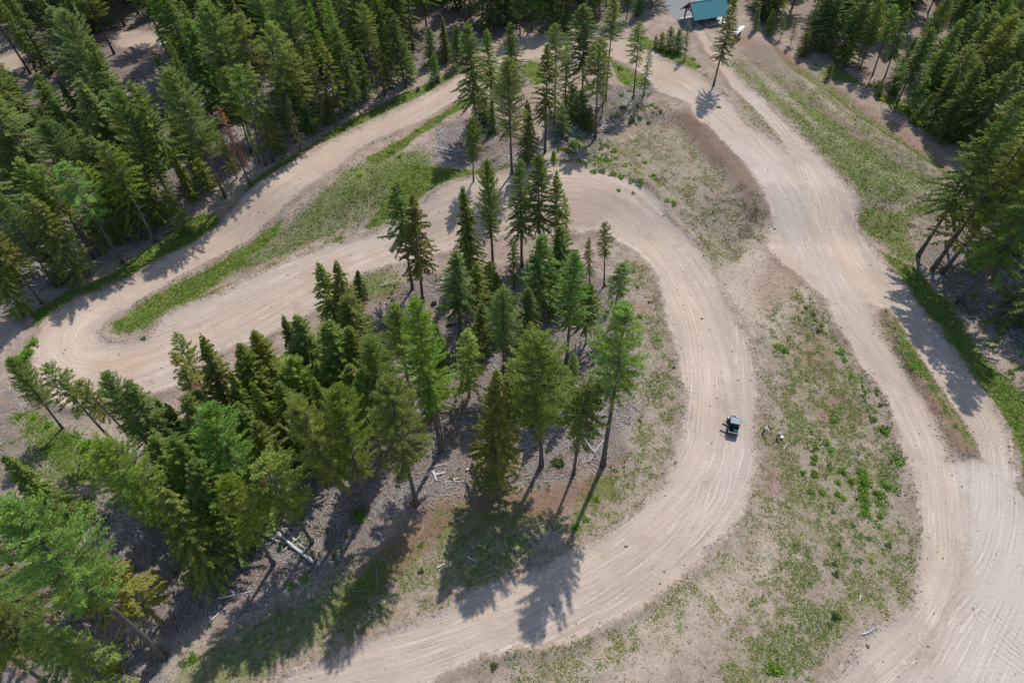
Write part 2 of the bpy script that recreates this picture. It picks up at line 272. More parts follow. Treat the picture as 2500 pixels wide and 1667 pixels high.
# ------------------------------------------------------------------ material helpers
def new_mat(name):
    m = bpy.data.materials.new(name); m.use_nodes = True
    m.node_tree.nodes.clear(); return m, m.node_tree.nodes, m.node_tree.links
class NT:
    def __init__(s, name):
        s.m, s.n, s.l = new_mat(name)
        s.out = s.n.new('ShaderNodeOutputMaterial')
    def _in(s, sock, v):
        if isinstance(v, bpy.types.NodeSocket): s.l.new(v, sock)
        elif v is not None:
            if sock.type == 'RGBA' and len(v) == 3: v = (*v, 1)
            sock.default_value = v
    def math(s, op, a, b=None, c=None, clamp=False):
        n = s.n.new('ShaderNodeMath'); n.operation = op; n.use_clamp = clamp
        s._in(n.inputs[0], a)
        if b is not None: s._in(n.inputs[1], b)
        if c is not None: s._in(n.inputs[2], c)
        return n.outputs[0]
    def vmath(s, op, a, b):
        n = s.n.new('ShaderNodeVectorMath'); n.operation = op; s._in(n.inputs[0], a); s._in(n.inputs[1], b); return n.outputs[0]
    def mix(s, f, a, b, mode='MIX'):
        n = s.n.new('ShaderNodeMix'); n.data_type = 'RGBA'; n.blend_type = mode
        s._in(n.inputs['Factor'], f); s._in(n.inputs[6], a); s._in(n.inputs[7], b); return n.outputs[2]
    def attr(s, name, out='Fac'):
        n = s.n.new('ShaderNodeAttribute'); n.attribute_name = name; return n.outputs[out]
    def noise(s, vec, scale, detail=3, rough=.55, out=0):
        n = s.n.new('ShaderNodeTexNoise'); s._in(n.inputs['Vector'], vec); n.inputs['Scale'].default_value = scale
        n.inputs['Detail'].default_value = detail; n.inputs['Roughness'].default_value = rough; return n.outputs[out]
    def voro(s, vec, scale, out='Distance', rnd=1.0):
        n = s.n.new('ShaderNodeTexVoronoi'); s._in(n.inputs['Vector'], vec); n.inputs['Scale'].default_value = scale
        n.inputs['Randomness'].default_value = rnd; return n.outputs[out]
    def step(s, a, b, x):
        n = s.n.new('ShaderNodeMapRange'); n.interpolation_type = 'SMOOTHSTEP'
        s._in(n.inputs[0], x); s._in(n.inputs[1], a); s._in(n.inputs[2], b); return n.outputs[0]
    def sep(s, v):
        n = s.n.new('ShaderNodeSeparateColor'); s._in(n.inputs[0], v); return n.outputs
    def comb(s, x, y, z=0.0):
        n = s.n.new('ShaderNodeCombineXYZ'); s._in(n.inputs[0], x); s._in(n.inputs[1], y); s._in(n.inputs[2], z); return n.outputs[0]
    def bump(s, h, dist=.05, strength=1.0):
        n = s.n.new('ShaderNodeBump'); n.inputs['Strength'].default_value = strength; n.inputs['Distance'].default_value = dist
        s._in(n.inputs['Height'], h); return n.outputs[0]
    def pos(s):
        return s.n.new('ShaderNodeNewGeometry').outputs['Position']
    def obj(s):
        return s.n.new('ShaderNodeTexCoord').outputs['Object']
    def info(s): return s.n.new('ShaderNodeObjectInfo').outputs
    def bsdf(s, col, rough=.8, spec=.2, metal=0.0, normal=None, trans=None, tcol=None):
        n = s.n.new('ShaderNodeBsdfPrincipled'); s._in(n.inputs['Base Color'], col); s._in(n.inputs['Roughness'], rough)
        n.inputs['Specular IOR Level'].default_value = spec; n.inputs['Metallic'].default_value = metal
        if normal is not None: s.l.new(normal, n.inputs['Normal'])
        o = n.outputs[0]
        if trans:
            t = s.n.new('ShaderNodeBsdfTranslucent'); s._in(t.inputs[0], tcol if tcol is not None else col)
            x = s.n.new('ShaderNodeMixShader'); x.inputs[0].default_value = trans
            s.l.new(o, x.inputs[1]); s.l.new(t.outputs[0], x.inputs[2]); o = x.outputs[0]
        s.l.new(o, s.out.inputs[0]); return s.m
def plain(name, col, rough=.7, spec=.3, metal=0.0, var=.12, scale=6.0, bump=0.0):
    t = NT(name); p = t.obj()
    n = t.noise(p, scale, 4, .6)
    c = t.mix(t.math('MULTIPLY', n, 1.0), tuple(x * (1 - var) for x in col), tuple(min(1, x * (1 + var)) for x in col))
    return t.bsdf(c, rough, spec, metal, t.bump(n, bump) if bump else None)
# ------------------------------------------------------------------ ground material
def ground_material():
    t = NT('earth_and_dirt'); P = t.pos()
    sd_ = t.attr('road_sdf'); lat = t.attr('lat'); alo = t.attr('along')
    zc = t.n.new('ShaderNodeAttribute'); zc.attribute_name = 'zone'; za = zc.outputs['Color']
    gy_ = zc.outputs['Alpha']; gr, li, we = t.sep(za)[0], t.sep(za)[1], t.sep(za)[2]
    zc2 = t.n.new('ShaderNodeAttribute'); zc2.attribute_name = 'zone2'; zb = zc2.outputs['Color']
    rd, sa, gv = t.sep(zb)[0], t.sep(zb)[1], t.sep(zb)[2]
    n_big = t.noise(P, .09, 4, .6); n_mid = t.noise(P, .45, 4, .62); n_fine = t.noise(P, 2.3, 3, .65); n_tiny = t.noise(P, 9.0, 2, .7)
    # bare soil
    soil = t.mix(t.step(.35, .65, n_mid), (.285, .210, .165), (.390, .310, .252))
    soil = t.mix(t.step(.45, .75, n_big), soil, (.305, .240, .192))
    soil = t.mix(t.math('MULTIPLY', t.step(.5, .62, n_fine), .35), soil, (.21, .150, .108))
    soil = t.mix(t.math('MULTIPLY', t.step(.56, .68, n_tiny), .5), soil, (.13, .10, .078))
    soil = t.mix(t.math('MULTIPLY', t.step(.60, .70, t.noise(P, 5.5, 3, .6)), .45), soil, (.50, .42, .34))
    sandc = t.mix(n_mid, (.42, .325, .245), (.50, .40, .31))
    soil = t.mix(t.math('MULTIPLY', gy_, t.step(.25, .6, n_mid)), soil, t.mix(n_fine, (.150, .125, .085), (.240, .205, .145)))
    soil = t.mix(t.math('MULTIPLY', sa, .8), soil, sandc)
    red = t.mix(n_fine, (.155, .088, .060), (.27, .170, .118))
    soil = t.mix(t.math('MULTIPLY', rd, t.step(.22, .62, t.math('ADD', n_mid, t.math('MULTIPLY', rd, .2)))), soil, red)
    # forest floor: brown needle duff, grey weathered chips
    duff = t.mix(t.step(.35, .68, n_fine), (.105, .070, .052), (.235, .175, .140))
    duff = t.mix(t.step(.4, .7, n_mid), duff, (.190, .155, .140))
    duff = t.mix(t.math('MULTIPLY', t.step(.53, .66, n_tiny), .75), duff, (.37, .345, .335))
    lm = t.step(.30, .62, t.math('ADD', t.math('MULTIPLY', li, .75), t.math('MULTIPLY', t.math('SUBTRACT', n_mid, .5), .7)))
    base = t.mix(lm, soil, duff)
    # weeds: separate little plants on bare soil
    v1 = t.voro(P, 1.7); v2 = t.voro(t.vmath('ADD', P, (7.3, 3.1, 0)), 3.4)
    patch = t.math('ADD', t.math('MULTIPLY', t.noise(P, .32, 3, .6), .6), t.math('MULTIPLY', t.noise(P, 1.0, 2, .5), .4))
    wk = t.math('MULTIPLY', we, t.step(.30, .62, patch))
    w1 = t.step(t.math('MULTIPLY', wk, .46), t.math('MULTIPLY', wk, .22), t.math('ADD', v1, t.math('MULTIPLY', t.math('SUBTRACT', n_tiny, .5), .5)))
    w2 = t.step(t.math('MULTIPLY', wk, .50), t.math('MULTIPLY', wk, .26), t.math('ADD', v2, t.math('MULTIPLY', t.math('SUBTRACT', n_tiny, .5), .5)))
    wc = t.mix(t.step(.38, .62, t.noise(P, 1.1, 3)), (.105, .130, .036), (.215, .210, .065))
    base = t.mix(t.math('MULTIPLY', t.math('MAXIMUM', w1, w2), t.math('MULTIPLY', t.step(.02, .2, wk), .9)), base, wc)
    base = t.mix(t.math('MULTIPLY', wk, t.math('MULTIPLY', t.step(.45, .62, n_fine), .45)), base, (.150, .160, .060))
    # grass
    gcol = t.mix(t.step(.32, .68, n_fine), (.085, .138, .022), (.170, .215, .046))
    gcol = t.mix(t.step(.42, .66, t.noise(P, .8, 4)), gcol, (.21, .200, .075))
    gcol = t.mix(t.math('MULTIPLY', t.step(.52, .66, n_tiny), .6), gcol, (.045, .075, .016))
    gm = t.step(.36, .66, t.math('ADD', t.math('MULTIPLY', gr, .62), t.math('ADD', t.math('MULTIPLY', n_fine, .28), t.math('MULTIPLY', n_mid, .14))))
    gm = t.math('MULTIPLY', gm, t.step(.05, .25, gr))
    base = t.mix(gm, base, gcol)
    # the dirt roads: wheel-polished streaks along the way
    sv = t.comb(t.math('MULTIPLY', lat, 1.0), t.math('MULTIPLY', alo, .035))
    st1 = t.noise(sv, 1.1, 4, .65); st2 = t.noise(t.comb(t.math('MULTIPLY', lat, 1.0), t.math('MULTIPLY', alo, .06), 4.0), 5.5, 3, .6)
    road = t.mix(t.step(.30, .70, st1), (.362, .283, .226), (.448, .362, .292))
    fade = t.step(.38, .62, t.noise(P, .22, 3, .6))
    road = t.mix(t.math('MULTIPLY', t.math('MULTIPLY', t.step(.54, .66, st2), .55), fade), road, (.545, .445, .345))
    road = t.mix(t.math('MULTIPLY', t.math('MULTIPLY', t.step(.46, .34, st2), .40), fade), road, (.300, .225, .175))
    road = t.mix(t.math('MULTIPLY', t.step(.40, .66, n_big), .6), road, (.335, .262, .200))
    road = t.mix(t.math('MULTIPLY', t.step(.52, .70, t.noise(P, .24, 4, .65)), .55), road, (.300, .222, .165))
    road = t.mix(t.math('MULTIPLY', sa, .6), road, t.mix(st1, (.46, .348, .255), (.57, .452, .345)))
    road = t.mix(t.math('MULTIPLY', gy_, .75), road, t.mix(n_fine, (.395, .348, .295), (.475, .425, .362)))
    road = t.mix(t.math('MULTIPLY', t.math('MULTIPLY', t.step(-3.2, -.6, sd_), t.step(.3, .6, n_mid)), .55), road, (.345, .280, .232))
    wl1 = t.noise(t.comb(lat, t.math('MULTIPLY', alo, .016), 9.0), 1.7, 2, .5)
    ln_ = t.math('MULTIPLY', t.step(.030, .004, t.math('ABSOLUTE', t.math('SUBTRACT', wl1, .5))), t.step(.42, .58, t.noise(P, .13, 2)))
    road = t.mix(t.math('MULTIPLY', ln_, .45), road, (.62, .52, .42))
    wl2 = t.noise(t.comb(lat, t.math('MULTIPLY', alo, .02), 3.0), 2.3, 2, .5)
    ln2 = t.math('MULTIPLY', t.step(.022, .004, t.math('ABSOLUTE', t.math('SUBTRACT', wl2, .5))), t.step(.40, .56, t.noise(P, .17, 2)))
    road = t.mix(t.math('MULTIPLY', ln2, .38), road, (.235, .17, .128))
    road = t.mix(t.math('MULTIPLY', t.step(.55, .67, n_tiny), .28), road, (.26, .195, .15))
    road = t.mix(t.math('MULTIPLY', t.step(.58, .70, n_fine), .35), road, (.33, .25, .19))
    road = t.mix(t.math('MULTIPLY', rd, .55), road, t.mix(st2, (.27, .165, .105), (.42, .28, .19)))
    peb = t.math('MULTIPLY', t.step(.10, .05, t.voro(P, 1.15)), .5)
    road = t.mix(peb, road, (.17, .13, .10))
    tv = t.n.new('ShaderNodeSeparateXYZ'); t._in(tv.inputs[0], t.attr('trail', 'Vector')); tw = t.step(.36, .62, t.noise(P, .25, 2)); cl_ = t.step(.42, .60, t.noise(P, 3.8, 1))
    for k_ in range(3):
        trk = t.math('ABSOLUTE', t.math('SUBTRACT', tv.outputs[k_], .72))
        road = t.mix(t.math('MULTIPLY', t.math('MULTIPLY', t.step(.22, .10, trk), cl_), t.math('MULTIPLY', tw, .42)), road, (.58, .49, .40))
        road = t.mix(t.math('MULTIPLY', t.math('MULTIPLY', t.step(.16, .24, trk), t.step(.42, .28, trk)), t.math('MULTIPLY', tw, .38)), road, (.24, .18, .135))
    # grade into the ground with a ragged edge
    e = t.math('ADD', sd_, t.math('ADD', t.math('MULTIPLY', t.math('SUBTRACT', n_mid, .5), 3.4), t.math('MULTIPLY', t.math('SUBTRACT', n_fine, .5), 3.0)))
    rm = t.step(.45, -.45, e)
    # loose wind-row of darker clods beside the wheel-way
    sh = t.math('MULTIPLY', t.math('MULTIPLY', t.step(-1.2, .1, e), t.step(1.5, .2, e)), .35)
    base = t.mix(sh, base, (.24, .175, .128))
    col = t.mix(rm, base, road)
    grv = t.mix(t.step(.4, .65, n_tiny), (.19, .195, .20), (.30, .305, .31))
    col = t.mix(t.step(.35, .65, t.math('ADD', gv, t.math('MULTIPLY', t.math('SUBTRACT', n_fine, .5), .3))), col, grv)
    hgt = t.math('ADD', t.math('MULTIPLY', n_tiny, .35), t.math('ADD', t.math('MULTIPLY', n_fine, .8), t.math('MULTIPLY', t.math('MULTIPLY', st2, rm), .45)))
    hgt = t.math('ADD', hgt, t.math('MULTIPLY', t.math('SUBTRACT', 1.0, rm), t.math('MULTIPLY', n_tiny, .8)))
    return t.bsdf(col, .95, .08, normal=t.bump(hgt, .16, .85))
M_EARTH = ground_material()

# ------------------------------------------------------------------ ground mesh, split into ground / track / road / clearing / gravel pad
def axis(lo, hi, fine, g, lim_lo, lim_hi, big=5200):
    c = list(np.arange(lo, hi + fine / 2, fine)); s = fine
    while c[-1] < lim_hi: s = min(s * g, 3.0); c.append(c[-1] + s)
    s = 3.0
    while c[-1] < big: s *= 1.45; c.append(c[-1] + s)
    s = fine
    while c[0] > lim_lo: s = min(s * g, 3.0); c.insert(0, c[0] - s)
    s = 3.0
    while c[0] > -big: s *= 1.45; c.insert(0, c[0] - s)
    return np.array(c)
ax = axis(-66, 84, .45, 1.035, -190, 190); ay = axis(12, 118, .45, 1.03, -8, 268)
VX, VY = np.meshgrid(ax, ay); nx, ny = len(ax), len(ay)
VX = VX.ravel().copy(); VY = VY.ravel().copy()
S_SPLIT = np.minimum(S_ALL, S_GRAVEL)
e_ = .25
s0 = sample(S_SPLIT, VX, VY)
gxn = (sample(S_SPLIT, VX + e_, VY) - sample(S_SPLIT, VX - e_, VY)) / (2 * e_); gyn = (sample(S_SPLIT, VX, VY + e_) - sample(S_SPLIT, VX, VY - e_)) / (2 * e_)
gn = np.hypot(gxn, gyn); m = (np.abs(s0) < .21) & (gn > .5) & (VX > -66) & (VX < 84) & (VY > 12) & (VY < 118)
VX[m] -= (s0 * gxn / gn ** 2)[m]; VY[m] -= (s0 * gyn / gn ** 2)[m]
inside = (VX > X0) & (VX < X1) & (VY > Y0) & (VY < Y1)
VZ = np.where(inside, H(VX, VY), 0.0)
edgef = sst(182, 150, np.abs(VX)) * sst(262, 240, VY) * sst(-9, 2, VY)
VZ *= edgef
ii, jj = np.meshgrid(np.arange(nx - 1), np.arange(ny - 1)); ii = ii.ravel(); jj = jj.ravel()
Q = np.stack([jj * nx + ii, jj * nx + ii + 1, (jj + 1) * nx + ii + 1, (jj + 1) * nx + ii], 1)
cxq, cyq = VX[Q].mean(1), VY[Q].mean(1)
def mean_s(A): return sample(A, cxq, cyq)
inq = (cxq > X0 + 2) & (cxq < X1 - 2) & (cyq > Y0 + 2) & (cyq < Y1 - 2)
s_t, s_r, s_c, s_g = mean_s(S_TRACK), mean_s(S_ROAD), mean_s(S_CLEAR), mean_s(S_GRAVEL)
cls = np.zeros(len(Q), int)
allm = np.stack([s_t, s_r, s_c, s_g]); k = allm.argmin(0) + 1
cls[(allm.min(0) < 0) & inq] = k[(allm.min(0) < 0) & inq]
far_f = 1 - np.where(inside, 1.0, 0.0)
zone = np.stack([sample(Z['grass'], VX, VY) * inside, np.where(inside, sample(Z['litter'], VX, VY), .9), sample(Z['weeds'], VX, VY) * inside, sample(Z['grey'], VX, VY) * inside], 1)
zone2 = np.stack([sample(Z['red'], VX, VY) * inside, sample(Z['sand'], VX, VY) * inside, sst(.4, -.4, sample(S_GRAVEL, VX, VY)) * inside, np.ones(len(VX))], 1)
a_sdf = np.where(inside, sample(S_ALL, VX, VY), 8.0)
# nearest-cell lookup for lateral / along coordinates (no interpolation across branches)
fi = np.clip(((VX - X0) / CS + .5).astype(int), 0, len(gx) - 1); fj = np.clip(((VY - Y0) / CS + .5).astype(int), 0, len(gy) - 1)
a_lat = np.where(np.abs(sample(LAT, VX, VY) - LAT[fj, fi]) < .4, sample(LAT, VX, VY), LAT[fj, fi])
a_alo = np.where(np.abs(sample(ALO, VX, VY) - ALO[fj, fi]) < .6, sample(ALO, VX, VY), ALO[fj, fi])
a_trl = np.full((len(VX), 3), 4.0)
for n_, s in enumerate(TYRES):
    P_ = smooth_poly(pts(s), 3, False); bb = (VX > P_[:, 0].min() - 3) & (VX < P_[:, 0].max() + 3) & (VY > P_[:, 1].min() - 3) & (VY < P_[:, 1].max() + 3)
    ch = {1: 1, 2: 2, 4: 1, 7: 1, 9: 2, 11: 1}.get(n_, 0)
    a_trl[bb, ch] = np.minimum(a_trl[bb, ch], seg_dist(VX[bb], VY[bb], P_, False)[0])
def link_mesh(name, V, F, mats, parent=None, smooth=False):
    me = bpy.data.meshes.new(name)
    V = np.asarray(V, np.float32); F = np.asarray(F, np.int32)
    me.vertices.add(len(V)); me.vertices.foreach_set('co', V.ravel())
    k = F.shape[1]; me.loops.add(F.size); me.loops.foreach_set('vertex_index', F.ravel())
    me.polygons.add(len(F)); me.polygons.foreach_set('loop_start', np.arange(0, F.size, k, dtype=np.int32))
    me.polygons.foreach_set('loop_total', np.full(len(F), k, np.int32))
    if smooth: me.polygons.foreach_set('use_smooth', np.ones(len(F), bool))
    me.update(calc_edges=True)
    for mm in (mats if isinstance(mats, (list, tuple)) else [mats]): me.materials.append(mm)
    o = bpy.data.objects.new(name, me); COL.objects.link(o)
    if parent is not None: o.parent = parent
    return o
def ground_piece(name, sel, label):
    f = Q[sel]; used, inv = np.unique(f, return_inverse=True)
    o = link_mesh(name, np.stack([VX[used], VY[used], VZ[used]], 1), inv.reshape(f.shape), M_EARTH, smooth=True)
    me = o.data
    for nm, a in (('road_sdf', a_sdf), ('lat', a_lat), ('along', a_alo)):
        at_ = me.attributes.new(nm, 'FLOAT', 'POINT'); at_.data.foreach_set('value', a[used].astype(np.float32))
    at_ = me.attributes.new('trail', 'FLOAT_VECTOR', 'POINT'); at_.data.foreach_set('vector', a_trl[used].astype(np.float32).ravel())
    for nm, a in (('zone', zone), ('zone2', zone2)):
        at_ = me.attributes.new(nm, 'FLOAT_COLOR', 'POINT'); at_.data.foreach_set('color', a[used].astype(np.float32).ravel())
    o['kind'] = 'structure'; o['label'] = label
    return o
ground_piece('ground', cls == 0, 'sandy meadow and brown forest floor around the tracks')
ground_piece('dirt_track', cls == 1, 'winding pale dirt track with hairpin bends around the tree groves')
ground_piece('dirt_road', cls == 2, 'broad straight dirt road from the shelter down to the lot at lower right')
ground_piece('dirt_clearing', cls == 3, 'small bare clearings in the forest at upper left')
ground_piece('gravel_pad', cls == 4, 'grey gravel pad beside the picnic shelter')
def tag(o, label=None, cat=None, group=None, kind=None):
    if label: o['label'] = label
    if cat: o['category'] = cat
    if group: o['group'] = group
    if kind: o['kind'] = kind
    return o
def empty(name, loc, rz=0.0):
    o = bpy.data.objects.new(name, None); COL.objects.link(o); o.location = loc; o.rotation_euler = (0, 0, rz)
    o.empty_display_size = .3; return o

# ------------------------------------------------------------------ foliage and wood materials
def foliage_material(name, trans=.48):
    t = NT(name); i = t.info(); c = i['Color']; tint = t.attr('tint')
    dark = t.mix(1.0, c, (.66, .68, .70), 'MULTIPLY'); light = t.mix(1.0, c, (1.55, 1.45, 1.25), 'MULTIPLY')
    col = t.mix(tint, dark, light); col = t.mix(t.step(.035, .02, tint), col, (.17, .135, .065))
    r = i['Random']; hs = t.n.new('ShaderNodeHueSaturation')
    t._in(hs.inputs['Hue'], t.math('ADD', .474, t.math('MULTIPLY', r, .024))); hs.inputs['Saturation'].default_value = 1.0
    t._in(hs.inputs['Value'], t.math('ADD', .86, t.math('MULTIPLY', r, .28))); t._in(hs.inputs['Color'], col)
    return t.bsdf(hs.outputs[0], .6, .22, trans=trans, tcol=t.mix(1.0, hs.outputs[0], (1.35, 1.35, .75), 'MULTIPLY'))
M_FOL = foliage_material('needle_foliage')
def bark_material(name, a, b, sc=3.0):
    t = NT(name); p = t.obj(); mp = t.n.new('ShaderNodeMapping'); t._in(mp.inputs[0], p); mp.inputs['Scale'].default_value = (1, 1, .12)
    n = t.noise(mp.outputs[0], sc * 3, 4, .65); n2 = t.noise(p, .5, 3)
    c = t.mix(t.step(.35, .65, n), a, b); c = t.mix(t.math('MULTIPLY', n2, .4), c, tuple(x * 1.35 for x in b))
    return t.bsdf(c, .9, .1, normal=t.bump(n, .04))
M_BARK = bark_material('conifer_bark', (.050, .040, .036), (.135, .115, .105))
M_BARK_PALE = bark_material('aspen_bark', (.30, .29, .25), (.52, .50, .45))
M_DEAD = bark_material('weathered_wood', (.27, .25, .24), (.56, .535, .52))
M_TWIG = bark_material('dead_branch_wood', (.10, .088, .080), (.24, .215, .20))

# ------------------------------------------------------------------ tree prototypes
def tube_np(path, radii, n=6):
    path = np.asarray(path, float); m = len(path); V = []; F = []
    T = np.gradient(path, axis=0); T /= np.linalg.norm(T, axis=1)[:, None] + 1e-9
    ref = np.array([1.0, 0, 0]) if abs(T[0][0]) < .8 else np.array([0, 1.0, 0])
    for i in range(m):
        u = np.cross(T[i], ref); u /= np.linalg.norm(u); w = np.cross(T[i], u)
        a = np.arange(n) * 2 * PI / n
        V.append(path[i] + radii[i] * (np.cos(a)[:, None] * u + np.sin(a)[:, None] * w))
    V = np.concatenate(V)
    for i in range(m - 1):
        for k in range(n):
            F.append((i * n + k, i * n + (k + 1) % n, (i + 1) * n + (k + 1) % n, (i + 1) * n + k))
    V = np.concatenate([V, path[:1], path[-1:]]); b = len(V) - 2
    for k in range(n):
        F.append((b, (k + 1) % n, k, b)); F.append((b + 1, (m - 1) * n + k, (m - 1) * n + (k + 1) % n, b + 1))
    return V, F
class Acc:
    def __init__(s): s.V = []; s.F = []; s.n = 0; s.A = []
    def add(s, V, F, a=None):
        F = np.asarray(F) + s.n; s.V.append(np.asarray(V)); s.F.append(F); s.n += len(V)
        if a is not None: s.A.append(a)
    def tube(s, path, radii, n=3): s.add(*tube_np(path, radii, n))
    def mesh(s, name, mats, smooth=False):
        o = bmesh_from(name, np.concatenate(s.V), np.concatenate(s.F), mats, smooth)
        if s.A:
            a = o.attributes.new('tint', 'FLOAT', 'FACE'); a.data.foreach_set('value', np.concatenate(s.A).astype(np.float32))
        return o
def bmesh_from(name, V, F, mats, smooth=False):
    me = bpy.data.meshes.new(name)
    tri = F[:, 0] == F[:, 3]
    faces = [tuple(f[:3]) if t else tuple(f) for f, t in zip(F.tolist(), tri)] if tri.any() else None
    if faces is not None: me.from_pydata(V.tolist(), [], faces)
    else:
        V = np.asarray(V, np.float32); F = np.asarray(F, np.int32)
        me.vertices.add(len(V)); me.vertices.foreach_set('co', V.ravel())
        me.loops.add(F.size); me.loops.foreach_set('vertex_index', F.ravel())
        me.polygons.add(len(F)); me.polygons.foreach_set('loop_start', np.arange(0, F.size, 4, dtype=np.int32))
        me.polygons.foreach_set('loop_total', np.full(len(F), 4, np.int32)); me.update(calc_edges=True)
    for mm in (mats if isinstance(mats, (list, tuple)) else [mats]): me.materials.append(mm)
    if smooth: me.polygons.foreach_set('use_smooth', np.ones(len(me.polygons), bool))
    return me

def kites(acc, base, d, side, L, W, tint):
    """diamond leaves: base points, direction, side vector, length, width (arrays)"""
    n = len(base); mid = base + d * (L * .45)[:, None]
    V = np.stack([base, mid + side * (W / 2)[:, None], base + d * L[:, None], mid - side * (W / 2)[:, None]], 1).reshape(-1, 3)
    acc.add(V, np.arange(4 * n).reshape(n, 4), tint)
def unit(v): return v / (np.linalg.norm(v, axis=-1, keepdims=True) + 1e-9)

# h: height m, cb: crown base, R: crown radius m, nb: branches, sp: leaf spacing, ll/lw: leaf length, width, e0/e1: branch lift bottom/top (deg),
# curve: tip sag, hang: droop of side sprays, prof: outline, gap: share of missing branches, clump: leaves gathered at branch ends
SPECIES = {
 'F0': dict(h=22, cb=.05, R=4.23, nb=228, sp=0.049, ll=0.446, lw=0.129, e0=-12, e1=42, curve=-.10, hang=-.25, prof='cone', gap=.06),
 'F3': dict(h=25, cb=.30, R=4.08, nb=198, sp=0.049, ll=0.446, lw=0.129, e0=-14, e1=42, curve=-.12, hang=-.25, prof='cone', gap=.10),
 'F5': dict(h=27, cb=.50, R=3.91, nb=156, sp=0.049, ll=0.446, lw=0.129, e0=-16, e1=40, curve=-.12, hang=-.3, prof='cone', gap=.14),
 'C0': dict(h=22, cb=.04, R=3.38, nb=240, sp=0.046, ll=0.432, lw=0.167, e0=8, e1=50, curve=-.42, hang=-.75, prof='bell', gap=.05),
 'C4': dict(h=23, cb=.34, R=3.06, nb=162, sp=0.049, ll=0.418, lw=0.155, e0=5, e1=50, curve=-.40, hang=-.7, prof='bell', gap=.14),
 'P3': dict(h=27, cb=.36, R=3.38, nb=217, sp=0.043, ll=0.360, lw=0.097, e0=0, e1=55, curve=.14, hang=.25, prof='oval', gap=.08, clump=1),
 'P5': dict(h=29, cb=.52, R=3.14, nb=181, sp=0.043, ll=0.360, lw=0.097, e0=0, e1=55, curve=.14, hang=.25, prof='oval', gap=.10, clump=1),
 'L4': dict(h=29, cb=.40, R=3.26, nb=204, sp=0.036, ll=0.360, lw=0.084, e0=-8, e1=45, curve=.05, hang=.1, prof='cone2', gap=.05),
 'L7': dict(h=27, cb=.62, R=2.21, nb=132, sp=0.036, ll=0.346, lw=0.084, e0=-8, e1=45, curve=.05, hang=.1, prof='cone2', gap=.05),
 'S5': dict(h=22, cb=.48, R=2.52, nb=123, sp=0.056, ll=0.396, lw=0.109, e0=-5, e1=50, curve=-.08, hang=-.2, prof='oval', gap=.22, clump=.6),
 'S2': dict(h=21, cb=.20, R=2.39, nb=126, sp=0.060, ll=0.403, lw=0.122, e0=-8, e1=45, curve=-.2, hang=-.4, prof='cone', gap=.25),
 'Y0': dict(h=8, cb=.03, R=2.26, nb=108, sp=0.047, ll=0.317, lw=0.109, e0=-4, e1=45, curve=-.05, hang=-.15, prof='cone', gap=.05),
 'A3': dict(h=14, cb=.28, R=2.21, nb=159, sp=0.043, ll=0.187, lw=0.129, e0=25, e1=65, curve=.0, hang=-.2, prof='oval', gap=.05, clump=1),
 'D2': dict(h=19, cb=.22, R=2.60, nb=150, sp=0.065, ll=0.360, lw=0.084, e0=-15, e1=30, curve=-.15, hang=-.5, prof='cone', gap=.15),
 'N0': dict(h=15, cb=.35, R=1.28, nb=34, sp=3.884, ll=0.072, lw=0.064, e0=-10, e1=35, curve=-.1, hang=0, prof='cone', gap=.1),
}
